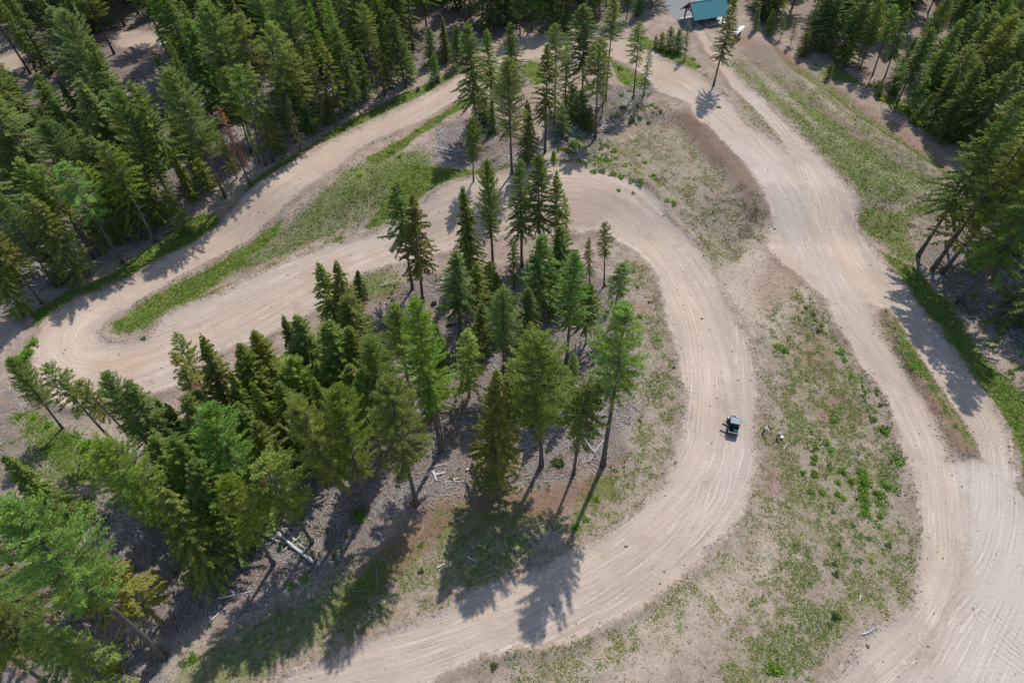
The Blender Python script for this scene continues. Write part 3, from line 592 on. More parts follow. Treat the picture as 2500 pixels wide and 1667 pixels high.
def make_tree_meshes(key, seed):
    S = SPECIES[key]; r = np.random.default_rng(seed * 97 + sum(map(ord, key)) * 13)
    h, cb = S['h'], S['cb']; crown = Acc(); limb = Acc()
    zz = np.linspace(0, 1, 11); bend = np.cumsum(r.normal(0, .03, (11, 2)), 0); bend -= bend[0]
    path = np.c_[bend[:, 0] * zz * h * .05, bend[:, 1] * zz * h * .05, zz * h * .985]
    r0 = h * (.0105 if key[0] not in 'YA' else .009); rad = r0 * (1 - zz) ** .85 + .02; rad[0] *= 1.35
    tv, tf = tube_np(path, rad, 8)
    trunk = bmesh_from('trunk', tv, np.asarray(tf), M_BARK_PALE if key == 'A3' else (M_DEAD if key == 'N0' else M_BARK), True)
    axis_at = lambda z: np.array([np.interp(z, path[:, 2], path[:, 0]), np.interp(z, path[:, 2], path[:, 1]), z])
    nb = S['nb']; tt = (np.arange(nb) + r.random(nb)) / nb; tt = tt ** .92
    az = np.arange(nb) * 2.39996 + r.normal(0, .35, nb)
    lv = (.34, .55, .75)[seed % 3]; lob = r.random(8) * lv + 1 - lv / 2; ph = r.random() * 6.28; bare_lo = r.random() * .8                      # sectors with longer and shorter branches
    for i in range(nb):
        t = tt[i]
        if r.random() < S['gap'] + (.45 if abs(t - bare_lo) < .05 and seed % 2 else 0): continue
        if S['prof'] == 'cone': L = (1 - t) ** .64 * min(1, .60 + t * 3.2)
        elif S['prof'] == 'cone2': L = (1 - t) ** .60 * min(1, .6 + t * 2.5)
        elif S['prof'] == 'bell': L = (1 - t ** 1.5) ** .85 * min(1, .7 + t * 2.0)
        else: L = math.sin(PI * min(1, (.20 + .80 * t))) ** .60 if t > .28 else .62 + t * 1.25
        L = S['R'] * L * (.72 + .42 * r.random()) * lob[int((az[i] % (2 * PI)) / (2 * PI) * 8) % 8] + .22
        z = h * (cb + (1 - cb) * t * .985); o = axis_at(z)
        el = math.radians(S['e0'] + (S['e1'] - S['e0']) * t ** 1.2 + r.normal(0, 7))
        dh = np.array([math.cos(az[i]), math.sin(az[i]), 0]); dv = np.array([0, 0, 1.0])
        s = np.linspace(0, 1, 4)[:, None]
        pt = lambda s: o + dh * (L * s * math.cos(el)) + dv * (L * s * math.sin(el) + S['curve'] * L * s * s)
        br = max(.012, .020 * L)
        limb.tube(pt(s), [br, br * .7, br * .45, br * .15], 3)
        if key == 'N0': continue
        n = max(6, int(L / S['sp'] * (2.0 if S.get('clump') else 1.65)))
        cl = S.get('clump', 0)
        sp = r.random(n) ** (.68 if cl else .80) * .95 + .05
        side = np.where(r.random(n) < .5, -1.0, 1.0)
        perp = np.array([-dh[1], dh[0], 0])
        tang = unit(dh * math.cos(el) + dv * (math.sin(el) + 2 * S['curve'] * sp[:, None]))
        ang = np.radians(r.uniform(18, 72, n)) * side
        hang = S['hang'] + r.normal(0, .28 + .3 * cl, n)
        d = unit(tang * np.cos(ang)[:, None] + perp * np.sin(ang)[:, None] + dv * hang[:, None])
        base = pt(sp[:, None]) + r.normal(0, .045 + .05 * cl, (n, 3))
        roll = r.normal(0, .75 + .5 * cl, n)
        hor = unit(np.cross(d, dv)); ver = np.cross(hor, d)
        sv = hor * np.cos(roll)[:, None] + ver * np.sin(roll)[:, None]
        ls = (S['ll'] * (1.15 - .45 * sp) * r.uniform(.6, 1.25, n)) * min(1.0, .55 + L / 2.2)
        bt = r.random() * .45
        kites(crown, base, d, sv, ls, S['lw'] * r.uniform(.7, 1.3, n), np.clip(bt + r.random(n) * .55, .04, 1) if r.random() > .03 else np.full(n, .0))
    if key not in ('N0', 'A3'):       # leader shoot
        n = 26; zt = h * (1 - .055 * r.random(n)); a = r.random(n) * 2 * PI
        d = unit(np.c_[np.cos(a) * .6, np.sin(a) * .6, np.full(n, .9)])
        kites(crown, np.array([axis_at(q) for q in zt]), d, unit(np.cross(d, np.array([.3, .2, 1.]))), r.uniform(.2, .42, n), np.full(n, .10), r.random(n))
    # dead stubs on the bare stem
    nd = int(h * cb * 1.3) if key not in ('C0', 'F0', 'Y0') else 0
    for _ in range(nd):
        z = h * cb * (.25 + .8 * r.random()); a = r.random() * 2 * PI; L = .4 + r.random() * 1.3; o = axis_at(z)
        e = o + np.array([math.cos(a) * L, math.sin(a) * L, -.12 * L - .2 * r.random()])
        limb.tube([o, (o + e) / 2 + [0, 0, .04], e], [.022, .016, .006], 3)
    wood = M_TWIG if key not in ('N0', 'D2') else M_DEAD
    if not crown.V: return dict(trunk=trunk, branches=limb.mesh('branches', wood), crown=None)
    nf = sum(len(f) for f in crown.F); lf = np.concatenate(limb.F)
    crown.add(np.concatenate(limb.V), lf, np.zeros(len(lf)))
    me = crown.mesh('crown', [M_FOL, wood]); mi = np.zeros(len(me.polygons), np.int32); mi[nf:] = 1
    me.polygons.foreach_set('material_index', mi)
    return dict(trunk=trunk, branches=None, crown=me)
PROTO = {}
def proto(key, seed):
    k = (key, seed)
    if k not in PROTO: PROTO[k] = make_tree_meshes(key, seed)
    return PROTO[k]
BASE_COL = {'F': (.060, .098, .028), 'C': (.105, .122, .034), 'P': (.078, .120, .060), 'L': (.078, .150, .022), 'S': (.085, .105, .042),
            'Y': (.050, .092, .034), 'A': (.120, .200, .045), 'D': (.165, .066, .038), 'N': (.2, .2, .2)}
KINDNAME = {'F': 'fir_tree', 'C': 'cedar_tree', 'P': 'pine_tree', 'L': 'larch_tree', 'S': 'thin_conifer', 'Y': 'young_fir', 'A': 'aspen_tree', 'D': 'dead_tree', 'N': 'snag'}
TREES = []       # dict(root, key, x, y, z, h, zone)
def plant(key, x, y, h, w=1.0, lean=(0, 0), col=None, zone='forest', seed=None, label=None):
    nseed = {'D': 1, 'N': 1, 'A': 1}.get(key[0], 4 if key in ('F3', 'F0', 'P3', 'C0', 'S5', 'S2') else 2)
    sd_ = random.randrange(nseed) if seed is None else seed
    pr = proto(key, sd_); S = SPECIES[key]; s = h / S['h']
    z = float(H(x, y)) - .08
    root = empty(KINDNAME[key[0]], (x, y, z))
    q = Vector((0, 0, 1)).rotation_difference(Vector((lean[0], lean[1], h)).normalized())
    root.rotation_mode = 'QUATERNION'; root.rotation_quaternion = q @ Matrix.Rotation(random.random() * 2 * PI, 3, 'Z').to_quaternion()
    root.scale = (s, s, s)
    b = BASE_COL[key[0]] if col is None else col
    j = [1 + random.uniform(-.13, .13), 1 + random.uniform(-.10, .10), 1 + random.uniform(-.2, .2)]
    if key[0] not in 'DA': m_ = (.090, .132, .038); b = tuple(x * .48 + y * .52 for x, y in zip(b, m_))
    cc = (b[0] * j[0] * 2.1, b[1] * j[1] * 2.1, b[2] * j[2] * 1.75, 1)
    for nm in ('trunk', 'branches', 'crown'):
        if pr[nm] is None: continue
        o = bpy.data.objects.new(nm, pr[nm]); COL.objects.link(o); o.parent = root; o.color = cc
        if nm == 'crown': o.scale = (w * random.uniform(.88, 1.14), w * random.uniform(.88, 1.14), 1)
        if nm == 'branches': o['kind'] = 'stuff'
    TREES.append(dict(root=root, key=key, x=x, y=y, z=z, h=h, w=w, zone=zone, label=label))
    return root
def tree_px(ub, vb, ut, vt, key, w=1.0, col=None, zone='grove', label=None, seed=None):
    """tree from its foot and its tip as surveyed"""
    B = at(ub, vb); best = None
    d = ray(ut, vt); d = d / np.linalg.norm(d); C = np.array([0, 0, ALT])
    # closest approach of the sight line to the vertical through the foot
    dx, dy = d[0], d[1]; tt_ = (B.x * dx + B.y * dy) / (dx * dx + dy * dy); P = C + d * tt_
    h = float(np.clip(P[2] - B.z, 2.0, 36.0)); lean = (P[0] - B.x, P[1] - B.y); L = math.hypot(*lean); mx = .11 * h
    if L > mx: lean = (lean[0] * mx / L, lean[1] * mx / L)
    return plant(key, B.x, B.y, h, w, lean, col, zone, seed, label)
def tree_top(ut, vt, h, key, w=1.0, col=None, zone='forest', label=None):
    """tree whose foot is hidden: tip as surveyed and an estimated height"""
    z = 0.0
    for _ in range(5):
        p = at0(ut, vt, z + h); z = float(H(p[0], p[1]))
    return plant(key, p[0], p[1], h, w, (0, 0), col, zone, None, label)
# ------------------------------------------------------------------ surveyed trees: foot u v, tip u v, kind, width
OL = (.104, .128, .033); YG = (.145, .172, .028); BL = (.078, .120, .056); DK = (.046, .076, .025); LG = (.100, .150, .052); BR = (.096, .108, .042)
GROVE = [
 (1007, 705, 968, 440, 'F5', 1.05, DK), (1032, 737, 1008, 470, 'C4', 1.0, None), (1149, 662, 1127, 454, 'C0', 1.0, OL), (1205, 671, 1188, 390, 'P3', .75, BL),
 (1274, 650, 1269, 386, 'F3', .72, None), (1316, 622, 1315, 372, 'F3', .85, DK), (1358, 618, 1358, 415, 'C4', .85, BR), (1385, 600, 1376, 470, 'S2', .9, None),
 (1365, 705, 1366, 553, 'F0', 1.15, None), (1475, 698, 1478, 542, 'S5', .75, None), (1440, 690, 1432, 577, 'S2', 1.1, BR), (1497, 782, 1521, 645, 'S5', 1.3, LG),
 (1383, 885, 1404, 613, 'L4', 1.28, (.052, .118, .020)), (1313, 786, 1322, 574, 'F3', 1.1, (.062, .092, .052)), (1255, 705, 1251, 581, 'S2', 1.2, OL), (1122, 818, 1113, 613, 'F3', .95, None),
 (1163, 786, 1163, 641, 'C4', 1.2, OL), (1230, 918, 1230, 708, 'P3', 1.22, BL), (1212, 735, 1212, 666, 'Y0', .9, None), (1145, 971, 1141, 801, 'S2', 1.5, YG),
 (1076, 1102, 1012, 728, 'L4', 1.0, (.098, .190, .018)), (1008, 999, 961, 744, 'P5', .9, BL), (1017, 1231, 943, 925, 'P3', 1.05, (.090, .125, .040)), (1322, 1136, 1315, 815, 'P3', 1.15, (.095, .135, .042)),
 (1209, 1166, 1214, 900, 'C0', .98, (.128, .145, .032)), (1400, 1157, 1432, 942, 'S5', 1.25, (.085, .118, .038)), (1472, 1135, 1528, 747, 'P5', .98, (.105, .135, .062)),
 (1390, 985, 1402, 860, 'S2', 1.2, DK), (1296, 930, 1294, 783, 'C4', 1.05, BR), (1140, 660, 1150, 560, 'S2', 1.1, OL), (1190, 720, 1196, 640, 'Y0', 1.0, OL),
 (840, 850, 775, 640, 'C4', 1.0, LG), (872, 850, 818, 636, 'C4', .95, LG), (879, 728, 876, 657, 'C0', 1.5, (.060, .090, .042)), (890, 895, 845, 720, 'F0', 1.25, None),
 (905, 965, 847, 800, 'F0', 1.1, None), (945, 985, 902, 815, 'F3', 1.1, None), (790, 960, 722, 766, 'F0', 1.15, None), (760, 950, 688, 769, 'C0', 1.0, None),
 (690, 965, 617, 808, 'F0', 1.0, OL), (655, 1010, 582, 838, 'F0', 1.0, OL), (582, 1060, 496, 808, 'C0', .92, None), (530, 1020, 428, 812, 'S5', .6, None),
 (525, 1060, 422, 852, 'S2', 1.3, OL), (775, 1020, 706, 872, 'A3', 1.1, None), (860, 980, 800, 784, 'F0', 1.15, None), (634, 1242, 496, 996, 'P3', 1.35, (.080, .140, .062)),
 (865, 1253, 716, 985, 'P3', 1.15, (.115, .155, .055)), (897, 1242, 812, 950, 'P3', 1.1, (.085, .145, .035)), (930, 1110, 876, 900, 'C4', 1.2, OL), (620, 1070, 560, 900, 'C0', 1.0, None),
 (385, 1130, 255, 908, 'P3', 1.15, (.070, .105, .052)), (430, 1150, 316, 925, 'F3', 1.2, None), (275, 1077, 106, 889, 'S5', 1.1, OL), (330, 1080, 191, 928, 'S5', 1.1, OL),
 (153, 1046, 21, 872, 'P3', 1.05, (.060, .098, .032)), (450, 1100, 376, 967, 'C0', 1.2, (.085, .135, .035)), (450, 1330, 240, 1080, 'P3', 1.25, (.110, .155, .048)), (405, 1270, 300, 1110, 'C0', 1.1, OL),
 (520, 1405, 405, 1175, 'C0', 1.25, (.125, .145, .034)), (668, 1378, 545, 1160, 'P3', 1.05, (.120, .150, .040)), (762, 1324, 640, 1130, 'S5', 1.5, OL), (590, 1330, 470, 1120, 'F0', 1.1, None),
 (401, 1604, 10, 1235, 'P5', 1.15, (.095, .140, .040)), (395, 1520, 205, 1350, 'S2', 1.7, YG), (270, 1480, 150, 1420, 'Y0', .9, YG), (180, 1290, 0, 1105, 'C0', 1.2, OL),
  (130, 1570, -110, 1400, 'F5', 1.2, DK), (110, 1664, -150, 1480, 'P3', 1.3, (.085, .125, .038)), (300, 1690, 60, 1520, 'S2', 1.5, OL),
 (200, 1640, -60, 1470, 'P3', 1.1, None), (60, 1480, -180, 1330, 'F0', 1.2, None), (250, 1430, 90, 1300, 'C0', 1.1, OL), (30, 1380, -160, 1220, 'F3', 1.2, None),
 (745, 1110, 680, 930, 'F0', 1.1, None), (820, 1100, 760, 920, 'C0', 1.0, None), (700, 1120, 610, 930, 'C0', 1.0, OL), (960, 1080, 905, 830, 'P3', 1.0, BL), (560, 1180, 450, 960, 'F3', 1.2, None),
 (1060, 1000, 1040, 860, 'F0', .8, None), (1290, 850, 1290, 700, 'F0', .9, DK), (1430, 840, 1440, 690, 'F3', 1.0, DK),
 (640, 1000, 585, 880, 'C0', 1.1, None), (735, 1010, 690, 890, 'F0', 1.2, OL), (820, 1030, 770, 880, 'C0', 1.1, LG), (890, 1040, 850, 890, 'F0', 1.1, None), (480, 1110, 400, 980, 'C0', 1.2, OL), (540, 1110, 470, 950, 'F0', 1.2, None),
 (640, 1130, 575, 980, 'F0', 1.2, LG),  (470, 1220, 370, 1060, 'F0', 1.2, OL), (590, 1230, 520, 1080, 'C0', 1.1, LG),   
 (1180, 860, 1176, 740, 'F0', 1.0, None), (1250, 1000, 1252, 880, 'F0', 1.1, OL), (1340, 1010, 1345, 880, 'C0', 1.0, None), (1080, 900, 1065, 790, 'C0', 1.0, OL), (1350, 770, 1356, 660, 'F0', 1.0, None), (1230, 800, 1230, 690, 'C0', 1.1, LG),
 (700, 1200, 620, 1030, 'F0', .95, None), (800, 1160, 735, 1000, 'C4', 1.0, OL), (520, 1250, 420, 1060, 'F0', 1.1, None),
]
UPPER = [
 (1166, 333, 1141, 53, 'F3', .95, None), (1202, 266, 1188, 71, 'F3', .95, None), (1252, 200, 1244, 53, 'F0', 1.0, None), (1250, 425, 1237, 142, 'P3', 1.0, (.065, .095, .055)),
 (1156, 443, 1152, 287, 'P3', 1.1, DK), (1291, 395, 1287, 241, 'C0', 1.0, (.062, .082, .045)), (1331, 372, 1336, 103, 'C4', .82, (.075, .095, .030)), (1354, 301, 1358, 57, 'S5', .9, None),
 (1379, 277, 1386, 85, 'S2', .9, None), (1422, 250, 1425, 8, 'F3', 1.1, DK), (1453, 340, 1464, 89, 'S5', 1.0, BR), (1478, 248, 1500, -8, 'L7', 1.25, (.075, .130, .028)),
 (1546, 241, 1563, 53, 'S5', 1.0, LG), (1570, 241, 1588, 106, 'S2', .85, DK), (1273, 250, 1273, 163, 'N0', .6, None), (1425, 305, 1422, 215, 'Y0', 1.0, None), (1400, 290, 1398, 205, 'Y0', 1.1, OL),
 (1440, 320, 1438, 262, 'Y0', 1.2, (.08, .10, .03)), (1375, 330, 1372, 255, 'Y0', 1.0, None), (1205, 320, 1200, 240, 'F0', .8, DK), (1470, 280, 1478, 150, 'S2', .8, BR), (1352, 420, 1352, 368, 'A3', 1.0, (.08, .14, .04)),
 (1634, 126, 1634, 65, 'Y0', 1.1, None), (1615, 122, 1612, 78, 'Y0', 1.2, OL), (1655, 128, 1653, 70, 'Y0', 1.1, None), (1672, 145, 1678, 46, 'S2', 1.0, None), (1600, 118, 1600, 85, 'Y0', 1.1, None),
 (1742, 209, 1797, -12, 'F3', .78, (.085, .100, .030)), (1063, 199, 1059, 131, 'Y0', .9, None), (1117, 163, 1113, 57, 'F0', .95, None), (1053, 158, 1046, 64, 'F0', 1.1, None), (1090, 150, 1080, 40, 'C0', 1.0, None),
 (1320, 430, 1318, 392, 'Y0', .9, None), (1185, 300, 1178, 225, 'Y0', 1.1, DK),
]
EDGE = [   # left forest, trees that can be made out at its front
 (550, 482, 408, 168, 'P3', 1.35, (.085, .135, .070)), (457, 468, 312, 196, 'F3', 1.05, (.075, .118, .035)), (422, 496, 275, 215, 'P3', 1.05, BL), (610, 450, 532, 257, 'D2', 1.0, None),
 (650, 405, 574, 160, 'S5', 1.3, OL), (668, 395, 605, 150, 'S2', 1.3, LG), (734, 372, 700, 232, 'S2', 1.1, (.12, .12, .085)), (690, 390, 640, 268, 'S2', 1.4, BR), (528, 305, 452, 94, 'S5', 1.0, LG),
 (990, 215, 950, 20, 'F3', 1.2, DK), (911, 210, 884, 10, 'S5', 1.3, BR), (940, 235, 905, 60, 'S2', 1.2, BR), (870, 260, 815, 60, 'F3', 1.1, (.06, .09, .05)), (835, 290, 780, 90, 'S2', 1.3, OL),
 (800, 305, 745, 110, 'S2', 1.3, BR), (770, 330, 700, 120, 'S5', 1.3, OL), (355, 555, 220, 330, 'C0', 1.1, (.125, .140, .050)), (380, 592, 250, 345, 'S5', 1.3, OL), (300, 641, 150, 400, 'S5', 1.5, LG),
 (230, 630, 90, 400, 'S5', 1.4, LG), (135, 700, -10, 470, 'P3', 1.0, None), (103, 742, -30, 560, 'S5', 1.3, OL), (60, 770, -60, 560, 'C0', 1.0, OL), (200, 680, 60, 470, 'F0', 1.1, OL),
 (720, 350, 660, 50, 'S5', 1.3, LG), (610, 330, 500, 5, 'P3', 1.3, (.085, .140, .062)), (540, 280, 443, 0, 'L4', .8, (.070, .140, .024)), (490, 300, 408, 95, 'L4', .8, (.075, .128, .035)), (420, 210, 362, 118, 'F0', .8, DK),
 (850, 240, 794, -10, 'L4', 1.0, (.070, .150, .030)), (800, 250, 752, 5, 'L4', .9, (.065, .145, .028)), (340, 420, 230, 80, 'F0', 1.15, DK), (390, 420, 270, 190, 'F0', 1.0, BL), (75, 310, 8, 165, 'F0', 1.5, DK),
 (100, 200, 5, 8, 'L4', 1.0, (.085, .165, .025)), (460, 560, 385, 470, 'Y0', .9, (.10, .13, .03)), (930, 255, 905, 175, 'S2', 1.2, BR), (880, 280, 850, 170, 'C4', 1.1, BR), (1010, 195, 985, 95, 'S2', 1.1, None),
 (310, 560, 190, 390, 'F0', 1.1, OL), (270, 600, 140, 480, 'C0', 1.0, LG), (180, 640, 40, 380, 'F3', 1.1, OL), (560, 400, 470, 240, 'S2', 1.2, (.10, .12, .05)), (500, 430, 400, 270, 'F0', 1.0, None),
]
RIGHTG = [  # right-hand grove beside the road, leaning out of the picture
 (2242, 623, 2515, 215, 'F3', 1.0, (.060, .100, .030)), (2276, 659, 2560, 260, 'S2', 1.4, OL), (2301, 666, 2600, 300, 'P3', .95, (.085, .125, .038)), (2340, 740, 2680, 330, 'F3', 1.1, None),
 (2458, 742, 2780, 480, 'S2', 1.0, None), (2420, 640, 2660, 330, 'P3', 1.2, None), (2480, 680, 2760, 380, 'F3', 1.0, None), (2360, 590, 2600, 260, 'P3', 1.0, (.095, .135, .040)), (2310, 600, 2540, 330, 'C4', 1.0, OL),
 (2520, 820, 2860, 560, 'P3', 1.1, None), (2560, 900, 2900, 640, 'F3', 1.1, None), (2600, 980, 2950, 720, 'F3', 1.1, None), (2380, 660, 2560, 470, 'C0', 1.1, LG), (2470, 620, 2640, 430, 'F0', 1.2, None), (2480, 780, 2640, 640, 'Y0', 1.4, None),
 (2440, 560, 2660, 260, 'F3', 1.1, None),
]
RFOREST = [
 (1843, 75, 1826, 2, 'F0', 1.0, None), (1875, 90, 1872, 20, 'Y0', 1.0, OL), (1905, 98, 1898, 30, 'S2', 1.4, LG), (1930, 112, 1936, 38, 'S2', 1.5, LG), (1960, 137, 1967, 76, 'Y0', 1.25, DK), (2022, 192, 2026, 150, 'Y0', 1.0, None),
 (2010, 110, 2020, 12, 'F0', 1.3, DK), (2075, 118, 2098, 10, 'F0', 1.1, DK), (2100, 170, 2125, -5, 'P3', 1.2, (.075, .125, .032)), (2130, 185, 2165, 5, 'S5', 1.3, OL), (2180, 232, 2200, 160, 'Y0', 1.2, DK), (2160, 190, 2215, 25, 'F3', 1.1, None),
 (2145, 236, 2150, 196, 'Y0', 1.1, LG), (2255, 230, 2350, 45, 'F0', 1.25, (.078, .125, .040)), (2240, 160, 2300, 5, 'F0', 1.1, DK), (2270, 310, 2345, 155, 'C0', 1.2, (.080, .120, .036)), (2230, 300, 2285, 225, 'F0', 1.1, None),
 (2300, 340, 2400, 150, 'F0', 1.2, None), (2330, 345, 2440, 180, 'F0', 1.2, (.07, .11, .035)), (2350, 360, 2490, 150, 'F3', 1.2, None), (2215, 270, 2270, 190, 'Y0', 1.2, None), (2180, 205, 2240, 90, 'F0', 1.0, (.07, .11, .04)),
 (2380, 420, 2520, 220, 'F0', 1.0, None), (2420, 470, 2580, 260, 'F3', 1.1, None),
]
for t in GROVE: tree_px(*t[:5], t[5] * (1.2 if t[4][0] in 'FS' or t[4] == 'C4' else 1.0) * (.84 if t[1] > 1060 and t[0] < 950 else 1.0), t[6], zone='central')
for t in UPPER: tree_px(*t[:5], t[5] * (1.3 if t[4][0] in 'FSC' else 1.12), t[6], zone='upper')
TOPROW = [(1270, 84, 1262, -90, 'F3', 1.2, None), (1298, 76, 1290, -120, 'F3', 1.2, DK), (1324, 82, 1318, -60, 'C4', 1.3, OL), (1352, 72, 1350, -100, 'F0', 1.2, None), (1385, 78, 1386, -30, 'F0', 1.3, DK), (1402, 62, 1404, -120, 'S5', 1.4, LG), (1440, 68, 1444, -40, 'F0', 1.3, None),
 (1462, 52, 1470, -110, 'F3', 1.2, OL), (1500, 55, 1508, -60, 'S2', 1.5, BR), (1530, 48, 1542, -80, 'F3', 1.2, None), (1556, 40, 1570, -50, 'F0', 1.3, DK), (1590, 22, 1605, -110, 'F3', 1.2, None), (1420, 30, 1425, -150, 'F3', 1.3, None), (1340, 30, 1338, -150, 'P3', 1.2, None), (1480, 20, 1490, -160, 'L4', 1.1, None), (1240, 60, 1232, -110, 'F0', 1.2, None)]
for t in TOPROW: tree_px(*t, zone='left')
for t in EDGE: tree_px(*t, zone='left')
for t in RIGHTG: tree_px(*t, zone='roadside')
for t in RFOREST: tree_px(*t, zone='right')

for u_, v_ in ((400, 556), (440, 526), (480, 498), (585, 446), (640, 408), (690, 382), (725, 362), (770, 330), (815, 308), (850, 284), (900, 250), (955, 226), (340, 580), (250, 634), (160, 694), (520, 470), (300, 600), (1000, 205)):
    b_ = at(u_ - 6, v_ - 10); k_ = random.choice(['Y0', 'C0', 'F0', 'S2', 'S2'])
    plant(k_, b_.x, b_.y, random.uniform(5, 9) if k_ == 'Y0' else random.uniform(8, 14), random.uniform(1.1, 1.5), (0, 0), random.choice([OL, LG, BR, None]), 'left')

# ------------------------------------------------------------------ forest behind the surveyed trees
def in_poly(x, y, P):
    s = False; n = len(P)
    for i in range(n):
        ax_, ay_ = P[i]; bx_, by_ = P[(i + 1) % n]
        if (ay_ > y) != (by_ > y) and x < ax_ + (y - ay_) * (bx_ - ax_) / (by_ - ay_): s = not s
    return s
LEFTP = np.concatenate([pts('-120 800,30 775,100 738,380 588,545 478,632 418,735 366,835 303,990 212,1090 150,1240 88,1310 72,1440 70,1530 52,1590 20'), [[44, 205], [44, 236], [-190, 236], [-190, 60]]])
RIGHTP = np.concatenate([pts('1800 45,1900 95,1980 140,2110 190,2220 290,2330 345,2420 440,2520 560'), [[120, 70], [175, 70], [185, 150], [185, 236], [60, 236], [60, 196]]])
taken = [(t['x'], t['y'], 3.2 if t['h'] > 12 else 2.2) for t in TREES]
KEEP_OPEN = [(255, 95, 418, 190), (18, 158, 70, 212), (132, 146, 172, 170), (1600, 0, 1815, 110)]
def hides(x, y, h):
    z = float(H(x, y))
    for f in np.linspace(.25, 1, 9):
        u, v = project((x, y, z + f * h))
        for a, b, c, d in KEEP_OPEN:
            if a - 14 < u < c + 14 and b < v < d: return True
    return False
def fill(P, n, zone, kinds, spacing, hr):
    x0, y0 = P.min(0); x1, y1 = P.max(0); placed = 0; tries = 0
    while placed < n and tries < n * 60:
        tries += 1
        x, y = random.uniform(x0, x1), random.uniform(y0, y1)
        if not in_poly(x, y, P): continue
        if float(sample(S_ALL, x, y)) < 2.2 or float(sample(S_GRAVEL, x, y)) < 2: continue
        key, h = random.choices(kinds[0], kinds[1])[0], random.uniform(*hr)
        if key == 'Y0': h = random.uniform(5, 11)
        u, v = project((x, y, 0)); u2, v2 = project((x, y, h))
        if not (-60 < min(u, u2) < 2560 or -60 < max(u, u2) < 2560): continue
        if v < -260 or (u < -30 and u2 < -30) or u > 2750: continue
        if any((x - a) ** 2 + (y - b) ** 2 < (spacing if v > 0 else spacing * 1.25) ** 2 * (c / 3.2) for a, b, c in taken): continue
        if hides(x, y, h):
            key, h = random.choice([('F0', random.uniform(9, 14)), ('Y0', random.uniform(5, 9)), ('C0', random.uniform(8, 12))])
            if hides(x, y, h): continue
        plant(key, x, y, h, random.uniform(1.1, 1.5), (random.gauss(0, .35), random.gauss(0, .35)), random.choice([None, None, DK, OL, LG, BL]) if key[0] in 'FSC' else None, zone)
        taken.append((x, y, 3.2)); placed += 1
    return placed
KL = (['F3', 'F0', 'P3', 'S5', 'C0', 'L4', 'S2', 'C4', 'Y0', 'P5'], [20, 24, 14, 8, 14, 9, 9, 6, 6, 4])
KR = (['F3', 'F0', 'P3', 'S5', 'C0', 'S2', 'F5', 'Y0'], [20, 28, 12, 12, 8, 6, 8, 6])
n1 = fill(LEFTP, 330, 'left', KL, 2.75, (17, 27)); n2 = fill(RIGHTP, 160, 'right', KR, 2.9, (14, 24))
print('TREES', len(TREES), n1, n2)

# ------------------------------------------------------------------ labels for the trees: kind, look, where, and which from the left
ORD = ['leftmost'] + [q + ' from left' for q in 'second third fourth fifth sixth seventh eighth ninth tenth eleventh twelfth thirteenth fourteenth fifteenth sixteenth seventeenth eighteenth nineteenth twentieth twenty-first twenty-second twenty-third twenty-fourth twenty-fifth twenty-sixth twenty-seventh twenty-eighth twenty-ninth thirtieth thirty-first thirty-second thirty-third thirty-fourth thirty-fifth thirty-sixth thirty-seventh thirty-eighth'.split()]
def ordinal(i, n):
    if n == 1: return 'only'
    if i <= (n - 1) // 2: return ORD[min(i, 37)]
    return ORD[min(n - 1 - i, 37)].replace('leftmost', 'rightmost').replace('left', 'right')
ADJ = {'F': 'conical green fir', 'C': 'drooping olive-green cedar', 'P': 'bushy round-crowned pine', 'L': 'bright green feathery larch', 'S': 'thin sparse conifer', 'Y': 'small young fir', 'A': 'light green aspen', 'D': 'rust-red dead conifer', 'N': 'bare grey snag'}
def where(t):
    u, v = project((t['x'], t['y'], t['z'])); z = t['zone']
    if z == 'central':
        if u < 600: return 'at the left end of the central grove'
        if v > 1050: return 'at the front of the central grove'
        if v < 760: return 'at the back of the central grove'
        return 'in the middle of the central grove'
    if z == 'upper':
        if u > 1590: return 'near the shelter and its gravel pad'
        if u < 1125: return 'at the forest edge above the upper track'
        return 'in the upper grove inside the loop'
    if z == 'roadside': return 'in the leaning grove right of the road'
    if z == 'right': return ('at the field edge of the right forest' if v > 95 and t['x'] < 92 else ('at the top edge of the right forest' if v < 0 else ('right at the side edge of the right forest' if u > 2350 else 'inside the upper right forest')))
    if u > 1020: return 'in the forest along the top edge'
    d = float(sample(S_TRACK, t['x'], t['y']))
    if d < 7.9: return 'in the front row of the left forest'
    return ('in the lower left forest' if v > 420 else ('deep in the upper left forest' if v < 120 else 'in the middle of the left forest'))
buckets = {}
for t in TREES:
    sz = 'tall ' if t['h'] > 25 else ('' if t['h'] > 17 else 'short ')
    k = t['key'][0]
    buckets.setdefault(((sz if k in 'FCPLS' else '') + ADJ[k], where(t), t['key'][0]), []).append(t)
for (adj, wh, k), lst in buckets.items():
    lst.sort(key=lambda t: project((t['x'], t['y'], t['z'] + t['h']))[0])
    for i, t in enumerate(lst):
        o = ordinal(i, len(lst))
        tag(t['root'], f'{adj} {wh}' if o == 'only' else f'{adj} {wh}, {o}', {'N': 'snag', 'D': 'dead tree'}.get(k, 'tree'), 'conifers ' + {'central': 'of the central grove', 'upper': 'of the upper grove', 'left': 'of the left forest', 'right': 'of the right forest', 'roadside': 'of the roadside grove'}[t['zone']])

